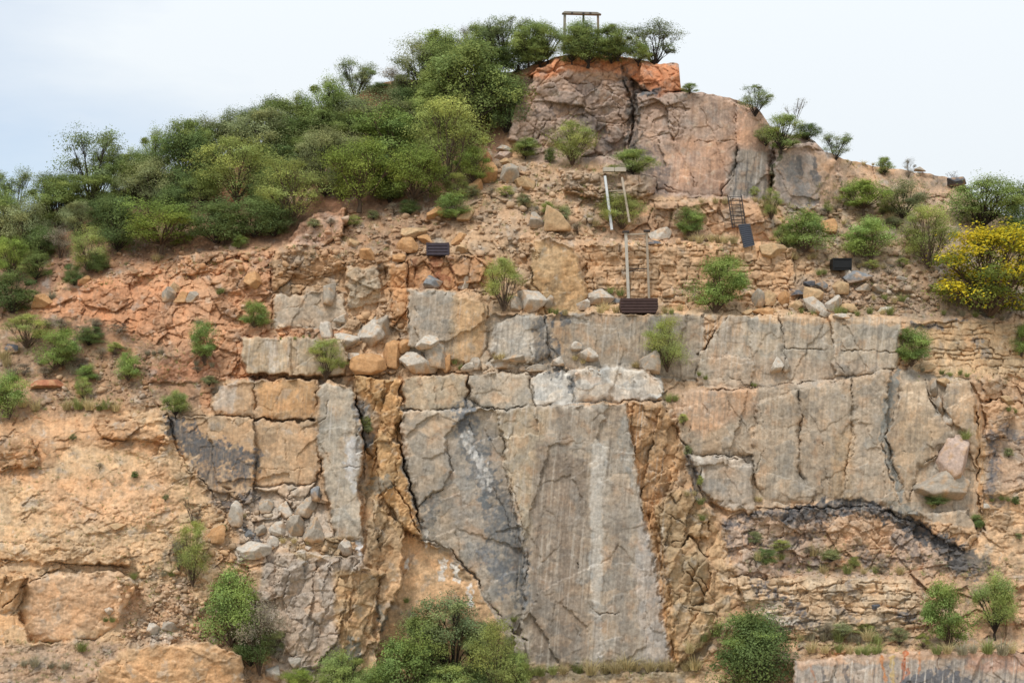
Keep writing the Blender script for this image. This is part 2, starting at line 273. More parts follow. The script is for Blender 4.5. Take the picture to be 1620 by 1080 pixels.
# ------------------------------------------------------------------ colours
TAN=(184,152,118); GREY=(163,152,138); WGREY=(172,155,135); PALE=(190,182,170); ORA=(190,142,96); RED=(184,120,82); SOIL=(146,112,84)
DARK=(88,88,92); BLUE=(120,124,128); BROWN=(146,128,110); PINK=(166,143,128); PORA=(190,138,104)
CC = np.empty(U.shape+(3,), np.float32); CC[:] = srgb(TAN)
CR = [ # polygon, colour, strength, softness, patchiness
 ([(-1400,640),(60,650),(270,650),(330,790),(370,850),(300,1000),(-1400,1300)], (196,164,126), 1, 16, 0),
 ([(-100,640),(60,650),(200,655),(265,700),(240,720),(120,700),(60,760),(-100,770)], (182,138,98), .8, 14, .3),
 ([(40,760),(260,740),(280,820),(100,830)], (200,152,112), .5, 26, .3),
 ([(-1400,300),(0,330),(560,140),(700,110),(800,110),(800,230),(760,300),(700,345),(560,340),(520,370),(430,395),(300,405),(100,450),(0,500),(-1400,640)], (142,108,84), 1, 16, 0),
 ([(40,500),(110,450),(300,400),(432,395),(432,600),(340,650),(250,620),(150,560)], (188,142,106), 1, 16, .0),
 ([(60,480),(150,440),(260,450),(240,540),(120,520)], (188,132,92), .8, 24, .3),
 ([(240,395),(400,400),(420,450),(300,470)], (190,148,110), .6, 14, .4),
 ([(-1400,560),(0,500),(140,505),(240,540),(330,560),(320,640),(260,640),(100,660),(-1400,700)], (152,122,96), .85, 16, .3),
 ([(240,580),(330,540),(345,580),(330,600),(240,602)], (188,136,104), .9, 6, .2),
 ([(540,330),(700,330),(760,300),(770,340),(680,380),(650,410),(560,420),(440,450),(440,400),(520,360)], (158,126,98), 1, 14, .2),
 ([(430,400),(640,400),(660,460),(430,470)], (180,145,108), .8, 10, .3),
 ([(740,240),(850,250),(980,260),(1040,270),(1000,300),(960,360),(940,400),(850,380),(760,370),(700,345)], (172,144,116), .8, 16, .3),
 ([(1230,330),(1340,260),(1530,290),(1700,350),(1700,480),(1500,490),(1350,430),(1260,400)], (158,136,112), 1, 14, .2),
 ([(1260,440),(1330,430),(1500,400),(1700,420),(1700,505),(1430,505),(1250,500)], (156,134,112), 1, 12, .2),
 ([(1320,258),(1530,278),(1530,320),(1420,330),(1320,300)], (184,152,124), .9, 8, .3),
 ([(800,215),(812,180),(830,110),(915,80),(1080,95),(1130,145),(1215,170),(1330,250),(1335,330),(1040,310),(960,262),(850,255)], PINK, .95, 8, .0),
 ([(825,122),(880,80),(960,76),(1040,88),(1080,92),(1080,145),(1035,152),(1010,132),(985,116),(900,112),(850,128)], (192,130,90), 1, 7, .1),
 ([(1020,105),(1075,100),(1078,145),(1030,150)], (192,128,88), .8, 6, .2),
 ([(560,150),(650,125),(700,130),(640,165),(560,172)], (178,112,84), 1, 6, 0),
 ([(1060,215),(1150,225),(1150,300),(1070,300)], (190,150,122), .7, 12, .2),
 ([(1160,165),(1200,165),(1215,235),(1165,230)], (184,146,120), .7, 8, .2),
 ([(1158,238),(1213,240),(1214,315),(1152,314)], (150,144,136), .9, 6, .0),
 ([(1225,235),(1290,250),(1300,320),(1260,330),(1222,310)], (148,142,136), .8, 10, .3),
 ([(1285,235),(1330,255),(1340,320),(1300,320)], (186,152,122), .8, 10, .2),
 ([(1030,320),(1215,315),(1230,400),(940,390),(960,340)], (184,150,120), .9, 8, .2),
 ([(890,270),(1035,280),(1030,300),(980,315),(890,300)], (166,146,124), .8, 6, .3),
 ([(925,384),(1257,384),(1257,480),(925,482)], (190,156,120), 1, 5, .0),
 ([(1100,400),(1180,388),(1170,475),(1110,470)], (186,146,106), .6, 10, .0),
 ([(1440,508),(1700,512),(1700,620),(1440,590)], (184,156,120), 1, 6, .0),
 ([(930,490),(1110,490),(1420,498),(1420,508),(1110,502),(930,500)], (190,160,126), .8, 3, .0),
 ([(615,415),(643,415),(648,518),(620,515)], ORA, .9, 4, .1),
 ([(640,405),(780,402),(780,456),(645,457)], (176,132,92), .9, 5, .1),
 ([(433,466),(545,463),(545,520),(437,522)], (178,162,142), .95, 4, .1),
 ([(549,423),(597,422),(603,450),(600,470),(590,480),(553,488)], (176,158,134), .95, 4, .1),
 ([(645,458),(720,462),(725,560),(645,560)], (166,156,142), .95, 4, .0),
 ([(715,466),(770,480),(770,575),(700,575),(710,520)], (178,150,112), .8, 8, .3),
 ([(842,382),(905,390),(935,470),(925,500),(850,495),(838,450)], (192,158,114), .95, 6, .1),
 ([(850,392),(885,390),(890,430),(855,440)], (200,176,140), .6, 8, .3),
 ([(455,390),(500,345),(545,335),(540,365),(500,388)], (192,156,130), .95, 3, .0),
 ([(500,345),(540,335),(530,350),(490,375)], (150,130,116), .6, 5, .5),
 ([(775,497),(1115,497),(1105,605),(760,575)], (158,146,130), .95, 4, .0),
 ([(780,515),(835,500),(850,560),(800,570),(775,550)], (176,170,160), .9, 4, .0),
 ([(865,500),(905,500),(900,560),(885,560)], (176,148,116), .7, 6, .3),
 ([(1103,612),(1110,555),(1150,500),(1425,505),(1420,590),(1280,612)], (168,158,142), .95, 4, .0),
 ([(1115,555),(1155,505),(1180,503),(1160,560),(1130,600)], (178,156,134), .6, 8, .2),
 ([(1200,500),(1425,505),(1422,515),(1200,510)], (190,158,122), .7, 3, .1),
 ([(380,533),(548,538),(550,592),(388,590)], (178,160,134), .95, 3, .0),
 ([(335,600),(500,600),(505,790),(405,775),(330,770),(272,690),(270,660),(335,655)], (180,152,120), .95, 4, .0),
 ([(410,600),(500,602),(500,660),(410,660)], (186,146,100), .8, 5, .1),
 ([(345,610),(375,602),(370,655),(340,650)], (172,164,154), .8, 5, .1),
 ([(405,768),(500,762),(530,850),(440,870),(370,900),(380,800)], (186,170,152), .9, 8, .1),
 ([(505,600),(560,620),(572,700),(565,760),(576,860),(530,850),(505,700)], (172,162,146), .95, 4, .0),
 ([(545,690),(575,700),(560,760),(550,740)], (180,178,176), .8, 5, .2),
 ([(555,590),(632,600),(640,700),(668,840),(630,850),(590,790),(575,700)], (184,146,98), .95, 6, .1),
 ([(575,760),(640,820),(640,870),(600,930),(580,900)], (158,138,108), .8, 10, .3),
 ([(565,620),(600,650),(590,720),(572,690)], (150,148,140), .6, 7, .5),
 ([(420,870),(570,875),(600,930),(590,1000),(540,1085),(440,1070),(400,980)], (172,156,140), .95, 8, .0),
 ([(530,900),(600,905),(600,1000),(545,1060),(530,980)], (178,146,104), .9, 8, .1),
 ([(600,880),(640,850),(640,960),(580,1030),(590,960)], (166,138,104), .8, 8, .1),
 ([(640,845),(700,868),(745,908),(812,1000),(800,1080),(560,1080),(610,960)], (204,166,124), .95, 5, .1),
 ([(650,850),(700,868),(750,915),(740,925),(690,890)], (160,136,106), .6, 6, .1),  # darker strip below the slab's arched edge, overhang shade put into the colour
 ([(635,640),(990,640),(1015,790),(1065,1075),(830,1075),(745,905),(670,850),(635,740)], (170,159,144), .98, 3, .0),
 ([(635,650),(700,645),(720,680),(680,690),(640,675)], (184,164,140), .8, 5, .1),
 ([(700,700),(790,680),(830,860),(800,960),(745,900),(710,800)], (158,152,144), .8, 14, .1),
 ([(780,648),(870,645),(850,760),(835,860),(815,800),(795,720)], (172,156,130), .7, 10, .2),
 ([(848,700),(930,705),(928,1060),(840,1060),(838,880)], (146,133,119), .85, 16, .0),
 ([(870,645),(990,642),(1000,700),(880,690)], (154,142,127), .8, 8, .1),
 ([(955,760),(1010,760),(1030,900),(1000,1050),(950,1050),(958,900)], (162,151,137), .7, 8, .1),
 ([(858,712),(885,692),(920,700),(955,722),(935,728),(900,722)], (172,160,144), .8, 2, .1),
 ([(936,700),(958,702),(956,760),(952,870),(950,955),(940,962),(932,900),(934,780)], (192,188,180), .92, 4, .12),
 ([(936,965),(952,975),(955,1040),(940,1040)], (178,174,168), .7, 6, .2),
 ([(1012,800),(1040,880),(1062,1060),(1020,1060),(1005,900)], (182,174,166), .9, 6, .1),
 ([(975,690),(990,645),(1000,700),(1003,780),(985,740)], (150,148,142), .8, 4, .1),
 ([(990,640),(1052,640),(1085,720),(1060,780),(1035,800),(1015,790)], (174,138,98), .95, 4, .1),
 ([(1035,800),(1075,770),(1110,790),(1140,850),(1160,990),(1100,1050),(1065,1060),(1045,900)], (166,142,108), .95, 6, .1),
 ([(1015,790),(1030,800),(1060,900),(1075,1050),(1060,1050),(1035,880)], (192,150,100), .7, 5, .2),
 ([(1110,830),(1150,860),(1165,960),(1130,1000),(1115,900)], (190,158,120), .8, 8, .2),
 ([(1060,620),(1290,607),(1410,583),(1560,600),(1560,840),(1440,815),(1330,795),(1200,800),(1100,790)], (168,152,132), .98, 4, .0),
 ([(1060,615),(1200,612),(1200,650),(1110,690),(1062,660)], (188,154,124), .9, 10, .2),
 ([(1120,560),(1410,575),(1290,612),(1120,614)], (184,160,136), .6, 8, .3),
 ([(1200,640),(1290,620),(1300,700),(1290,790),(1220,780)], (158,148,134), .6, 14, .3),
 ([(1320,690),(1350,680),(1350,790),(1310,790)], (176,148,112), .6, 10, .2),
 ([(1355,620),(1395,610),(1410,790),(1350,790)], (172,160,144), .6, 10, .2),
 ([(1425,610),(1460,600),(1490,690),(1450,780),(1420,740)], (178,158,132), .7, 8, .2),
 ([(1430,625),(1465,610),(1475,640),(1440,650)], (206,186,160), .7, 5, .1),
 ([(1500,600),(1535,600),(1548,680),(1560,840),(1535,820),(1540,740),(1505,660)], (186,160,130), .8, 5, .1),
 ([(1540,640),(1556,640),(1560,840),(1550,840)], (192,152,106), .9, 4, .1),
 ([(1560,640),(1700,640),(1700,790),(1560,780)], (168,144,122), .9, 8, .1),
 ([(1560,780),(1700,760),(1700,930),(1500,930)], (194,162,126), .95, 10, .1),
 ([(1530,590),(1700,600),(1700,680),(1555,680),(1540,620)], (180,148,116), .9, 6, .1),
 ([(1085,718),(1185,722),(1195,810),(1140,800),(1108,770)], (170,158,144), .95, 4, .0),
 ([(1200,790),(1330,790),(1340,805),(1210,806)], (190,164,136), .8, 6, .2),
 ([(1140,815),(1390,795),(1540,880),(1540,912),(1170,912)], (178,154,134), .9, 12, .0),
 ([(1300,820),(1400,815),(1420,900),(1300,910)], (188,152,116), .75, 16, .2),
 ([(1165,912),(1440,915),(1475,985),(1290,1005),(1180,965),(1130,900)], (194,168,136), .95, 5, .0),
 ([(1430,900),(1700,900),(1700,1030),(1480,1030)], (182,148,116), .8, 10, .2),
 ([(1255,1045),(1330,1036),(1470,1030),(2000,1035),(2000,1300),(1250,1300)], (166,154,142), .98, 3, .0),
 ([(1260,1040),(1470,1028),(2000,1033),(2000,1045),(1470,1042),(1260,1056)], (194,156,124), .7, 4, .1),
 ([(1530,1035),(2000,1040),(2000,1075),(1530,1060)], (184,146,126), .8, 8, .1),
 ([(50,910),(190,905),(210,925),(185,990),(60,1010),(40,950)], (206,170,134), .95, 6, .0),
 ([(155,1060),(200,1025),(330,1018),(385,1040),(390,1300),(140,1300)], (198,160,118), .95, 5, .0),
 ([(-60,900),(50,900),(40,1020),(-60,1010)], (192,152,108), .8, 8, .1),
 ([(-1400,1020),(40,1020),(150,1010),(200,1020),(150,1070),(140,1300),(-1400,1300)], (168,142,118), .9, 8, .1),
 ([(210,930),(300,920),(330,1010),(200,1020),(190,990)], (188,156,126), .8, 8, .2),
 ([(240,1000),(270,985),(280,1010),(235,1020)], (200,192,180), .7, 6, .4),
 ([(830,1050),(1100,1045),(1140,1060),(1140,1300),(400,1300),(400,1085)], (150,132,104), .9, 8, .1),
 ([(1080,1072),(1150,1066),(1155,1085),(1090,1090)], (206,172,132), .8, 4, .0),
 ([(435,520),(545,520),(540,536),(435,534)], (186,142,108), .9, 3, .1),
 ([(455,860),(560,845),(560,880),(470,885)], (166,142,108), .9, 4, .1),
 ([(637,600),(735,592),(740,645),(637,647)], (162,148,126), .9, 2, .1),
 ([(740,592),(838,590),(846,642),(740,646)], (168,158,142), .9, 2, .1),
 ([(838,593),(900,585),(980,580),(1042,595),(1050,620),(1040,632),(845,642)], (194,188,178), .95, 2, .0),
 ([(760,565),(880,570),(880,590),(745,592)], (184,170,150), .7, 4, .3),
]
def patch(s, k):  # ragged alpha for patchy regions
    return np.clip(.5+1.6*fbm(U/17, V/17, 40+s, 4), 0, 1) if k else 1
PN = np.clip(.5+1.7*fbm(U/19, V/19, 40, 5), 0, 1)
for i, (poly, c, s, soft, pk) in enumerate(CR):
    idx, sd = sdist(poly, soft+4)
    m = sstep(sd, -soft*.6, soft*.6)*s
    if pk: m = m*(1-pk+pk*np.roll(PN, 97*i, 0)[idx])
    CC[idx] = CC[idx]*(1-m[:, None])+srgb(c)*m[:, None]

# mottling of the stone itself: joint-block tints, streaks, lichen-grey and iron-orange patches
def mixc(c, a):
    global CC
    CC = CC*(1-a[..., None]) + srgb(c)*a[..., None]
n1 = fbm(UW/60, VW/60, 50, 5); n2 = fbm(U/9, V/9, 51, 4); n3 = fbm(UW/24, VW/24, 52, 4)
slopeveg = sstep(V, 420, 200)
CC *= (1 + .16*(cA-.5) + .20*(cB-.5) + .26*(cC-.5) + .34*n2 + .20*n1 + .18*st + .20*fine)[..., None]
CC *= 1+(.10*(cB-.5)+.10*n3)[..., None]*np.array([1., 0, -1.1], np.float32)
mixc((190,146,106), np.clip(sstep(n3+.5*n1, .16, .5)*.26, 0, 1))
mixc((150,146,140), np.clip(sstep(-n3+.4*n2, .20, .5)*.45, 0, 1))
mixc((206,190,168), np.clip(sstep(fbm(UW/13, VW/13, 53, 4), .28, .55)*.5, 0, 1))
mixc((110,98,86), np.clip(sstep(fbm(UW/8, VW/11, 54, 4)+.25*n1, .32, .52)*.30, 0, 1))
mixc((120,100,84), np.clip(sstep(fbm(U/5, V/34, 55, 3), .34, .55)*.22, 0, 1))

# stains and veins with a shape of their own, and dark lines along crevices: polyline, width px, colour, strength, broken-up
VEINS = [
 ([(735,655),(742,690),(760,730),(772,765)], 20, (112,118,124), .8, .5), ([(772,765),(800,800),(812,840),(832,900),(826,950)], 14, (104,108,112), .75, .5),
 ([(780,810),(795,850),(815,900)], 20, (108,114,120), .7, .5), ([(765,875),(785,900),(800,930)], 14, (112,118,126), .7, .5), ([(690,790),(680,815),(672,830)], 14, (108,112,114), .7, .4),
 ([(765,785),(768,800)], 9, (112,120,126), .8, .1),
 ([(736,688),(750,715),(766,742),(772,765)], 9, (208,208,206), .85, .75), ([(748,705),(758,730),(762,770)], 6, (190,192,194), .6, .8), ([(735,655),(728,680)], 7, (92,98,106), .7, .3),
 ([(858,515),(866,545),(878,585)], 16, (96,98,100), .85, .5), ([(890,500),(898,510)], 9, (96,100,104), .8, .3), ([(905,598),(905,615)], 7, (96,100,104), .8, .3), ([(850,545),(852,570)], 9, (96,98,100), .7, .5),
 ([(275,665),(300,700),(340,715),(395,735)], 22, (92,94,98), .9, .3), ([(310,700),(330,745),(390,760)], 15, (98,98,100), .75, .65), ([(330,760),(360,800),(390,790)], 16, (104,98,94), .6, .8),
 ([(360,800),(400,780),(410,800)], 8, (90,90,94), .7, .6), ([(390,840),(405,850)], 8, (96,98,102), .8, .3),
 ([(570,640),(578,680),(585,700)], 11, (126,132,138), .7, .4), ([(555,700),(552,740),(560,770)], 8, (196,198,200), .7, .5), ([(595,770),(610,765)], 14, (124,122,112), .7, .3), ([(600,960),(605,990)], 9, (138,136,126), .7, .2), ([(555,1020),(560,1045)], 12, (146,144,134), .8, .2),
 ([(1090,725),(1100,750),(1098,775)], 8, (92,94,98), .8, .5), ([(1105,722),(1112,760)], 5, (206,200,190), .6, .4),
 ([(1420,590),(1402,640),(1398,690),(1412,740),(1425,790)], 8, (130,134,132), .8, .3), ([(1415,800),(1440,820)], 14, (130,134,130), .6, .4),
 ([(1250,812),(1290,805),(1340,800),(1380,803),(1400,812),(1440,830),(1490,858)], 14, (84,86,90), .95, .25), ([(1490,858),(1525,885),(1535,900)], 18, (92,90,90), .85, .3), ([(1150,830),(1200,812),(1250,815)], 7, (90,88,90), .8, .5), ([(1260,825),(1300,815)], 12, (96,94,94), .7, .5), ([(1370,800),(1320,810)], 10, (84,86,90), .7, .5),
 ([(1500,860),(1515,880),(1510,890)], 15, (96,94,94), .85, .3), ([(1540,885),(1555,895)], 14, (110,104,96), .8, .3),
 ([(1570,690),(1575,740),(1568,780)], 10, (96,98,104), .7, .6), ([(1590,680),(1610,690)], 9, (100,102,108), .6, .6), ([(1565,790),(1590,795)], 8, (104,102,98), .6, .5),
 ([(1180,830),(1210,870),(1270,850),(1300,830)], 12, (104,98,98), .7, .9), ([(1230,900),(1330,880),(1430,890)], 10, (108,98,96), .6, .9), ([(1150,830),(1160,880)], 10, (98,92,92), .7, .8), ([(1420,850),(1460,880)], 14, (108,100,98), .65, .85),
 ([(1200,925),(1240,950),(1270,965)], 12, (98,98,104), .75, .8), ([(1345,925),(1350,940)], 7, (104,104,108), .6, .5), ([(1330,960),(1350,980)], 9, (104,100,100), .6, .7), ([(1365,870),(1375,895)], 12, (110,106,104), .6, .5), ([(1210,990),(1250,990),(1290,985)], 11, (94,92,94), .7, .8), ([(1420,968),(1440,975)], 10, (112,112,116), .8, .4), ([(1215,975),(1260,985)], 8, (206,200,190), .6, .5),
 ([(990,120),(1005,150),(1000,190),(1000,240)], 13, (84,82,80), .75, .55), ([(1010,235),(1020,260)], 14, (92,88,86), .7, .6), ([(1016,150),(1038,146)], 6, (84,88,92), .85, .3),  # first line: dark tone laid along the summit crevice
 ([(850,180),(900,170),(950,200)], 10, (118,106,100), .6, .7), ([(930,190),(960,225),(990,240)], 13, (108,98,94), .55, .7), ([(860,215),(920,225),(990,230)], 10, (122,110,104), .55, .7), ([(1030,240),(1050,270),(1045,300)], 12, (104,98,98), .6, .7), ([(905,130),(935,160)], 12, (128,112,104), .5, .7), ([(950,205),(965,235)], 8, (96,92,92), .6, .6),
 ([(1265,250),(1268,275)], 5, (92,94,96), .8, .3), ([(1288,250),(1290,285)], 6, (100,100,102), .8, .4), ([(1250,270),(1270,300),(1280,320)], 13, (128,128,128), .7, .4),
 ([(1235,238),(1224,265),(1218,300)], 5, (84,88,60), .8, .3),
 ([(1530,295),(1480,288)], 8, (112,104,96), .6, .6), ([(1440,512),(1490,520)], 5, (104,104,106), .8, .4), ([(1500,508),(1530,508)], 4, (104,104,106), .8, .4), ([(1545,540),(1560,560)], 9, (128,128,128), .6, .5),
 ([(685,405),(692,425),(696,445)], 12, (132,78,52), .75, .4), ([(712,408),(714,430)], 4, (130,84,60), .6, .4), ([(655,410),(660,440)], 4, (128,80,56), .5, .4),
 ([(675,840),(675,865)], 3, (216,212,204), .8, .5), ([(700,890),(702,915)], 7, (210,208,202), .85, .55), ([(720,892),(724,918)], 6, (214,212,206), .85, .55), ([(743,925),(744,960)], 6, (218,216,212), .85, .5), ([(645,885),(645,900)], 4, (206,204,198), .8, .5),
 ([(568,855),(570,875)], 4, (218,220,222), .8, .3), ([(470,870),(520,880)], 3, (200,196,190), .4, .3),
 ([(1395,1040),(1400,1070),(1395,1100)], 4, (186,118,58), .75, .4), ([(1432,1035),(1430,1080)], 6, (178,96,48), .8, .4), ([(1455,1032),(1450,1100)], 3, (188,118,60), .6, .4), ([(1285,1050),(1288,1080)], 3, (160,104,66), .6, .4), ([(1410,1040),(1415,1090)], 5, (200,170,90), .6, .4),
 ([(1485,1035),(1487,1060)], 3, (100,70,50), .8, .3), ([(1340,1050),(1342,1100)], 3, (96,96,100), .7, .3), ([(1300,1055),(1304,1100)], 3, (90,90,94), .7, .3), ([(1320,1050),(1325,1100)], 4, (196,190,180), .5, .3), ([(1370,1045),(1372,1100)], 5, (196,188,178), .5, .3),
 ([(1440,1085),(1480,1070),(1530,1082),(1560,1100)], 16, (104,106,112), .9, .1), ([(1480,1090),(1600,1110)], 22, (104,106,112), .9, .1),
 ([(400,300),(370,312)], 16, (190,120,84), .7, .3), ([(290,305),(265,325)], 10, (176,120,96), .6, .3), ([(500,320),(540,325)], 10, (170,120,90), .5, .3),
 ([(430,540),(432,585)], 7, (204,196,186), .5, .4), ([(470,540),(468,580)], 4, (150,136,124), .5, .4), ([(455,538),(456,580)], 3, (130,118,106), .5, .5),
 ([(770,480),(800,475),(770,515)], 8, (150,128,100), .4, .5), ([(590,480),(612,500),(600,520)], 10, (190,160,130), .6, .4),
]
VN = np.clip(.5+2.2*fbm(U/6, V/7, 60, 4), 0, 1)
for i, (ln, wd, c, s, br) in enumerate(VEINS):
    idx, d = ldist(ln, wd*2+12)
    wd = wd*1.3 if wd > 6 else wd*1.1; s = min(1, s*1.18)
    dd = d + wd*.5*np.roll(n2+.6*n3, 131*i, 0)[idx]*2.2
    m = sstep(-dd, -wd*.75, -wd*.45)*s*(1-br+br*np.roll(VN, 77*i, 0)[idx])
    m = np.clip(m, 0, 1)
    CC[idx] = CC[idx]*(1-m[:, None])+srgb(c)*(1+.35*n2[idx])[:, None]*m[:, None]
# vertical run marks on the big worked faces
for poly, c1, c2, a in [([(790,645),(1050,635),(1065,1075),(830,1075)], (120,108,96), (190,182,170), .5), ([(270,660),(505,600),(505,790),(330,770)], (140,120,100), (196,170,140), .45),
                     ([(1060,620),(1560,600),(1560,840),(1100,790)], (128,120,108), (190,178,160), .4), ([(775,497),(1425,500),(1420,600),(780,600)], (122,116,108), (188,180,168), .5),
                     ([(380,533),(548,538),(550,592),(388,590)], (140,120,100), (200,190,176), .5), ([(1158,238),(1213,240),(1214,315),(1152,314)], (96,96,96), (190,186,180), .8),
                     ([(505,600),(576,700),(576,860),(530,850)], (140,134,124), (196,190,182), .4), ([(1040,150),(1160,160),(1155,310),(1040,310)], (140,112,96), (200,176,156), .4),
                     ([(1255,1045),(2000,1035),(2000,1300),(1250,1300)], (110,106,104), (200,194,184), .8), ([(645,458),(770,478),(770,575),(645,560)], (140,130,118), (186,180,170), .4)]:
    idx, sd = sdist(poly, 8); m = sstep(sd, -3, 6)*a
    q = fbm(U[idx]/4.5+.02*V[idx], V[idx]/120, 63, 4)
    for c, mm in ((c1, sstep(q, .12, .42)), (c2, sstep(-q, .12, .42))):
        k = (m*mm)[:, None]; CC[idx] = CC[idx]*(1-k)+srgb(c)*k
for poly, c, a in [([(938,704),(960,702),(956,770),(953,870),(950,950),(943,962),(936,900),(936,790)], (190,184,174), .72), ([(838,950),(846,700),(858,705),(852,1050)], (112,102,92), .35), ([(968,760),(990,760),(1000,1040),(975,1040)], (122,112,102), .4), ([(880,650),(905,650),(900,1040),(885,1040)], (110,98,88), .35), ([(700,560),(705,480),(720,480),(716,560)], (120,116,110), .4)]:
    idx, sd = sdist(poly, 12, U+.35*wx, V+.35*wy); sd = sd+7*n2[idx]+5*n3[idx]; k = (sstep(sd, -2.5, 2.5)*a*np.clip(.75+.9*fbm(U[idx]/3.5, V[idx]/30, 64, 3), 0, 1))[:, None]; CC[idx] = CC[idx]*(1-k)+srgb(c)*k

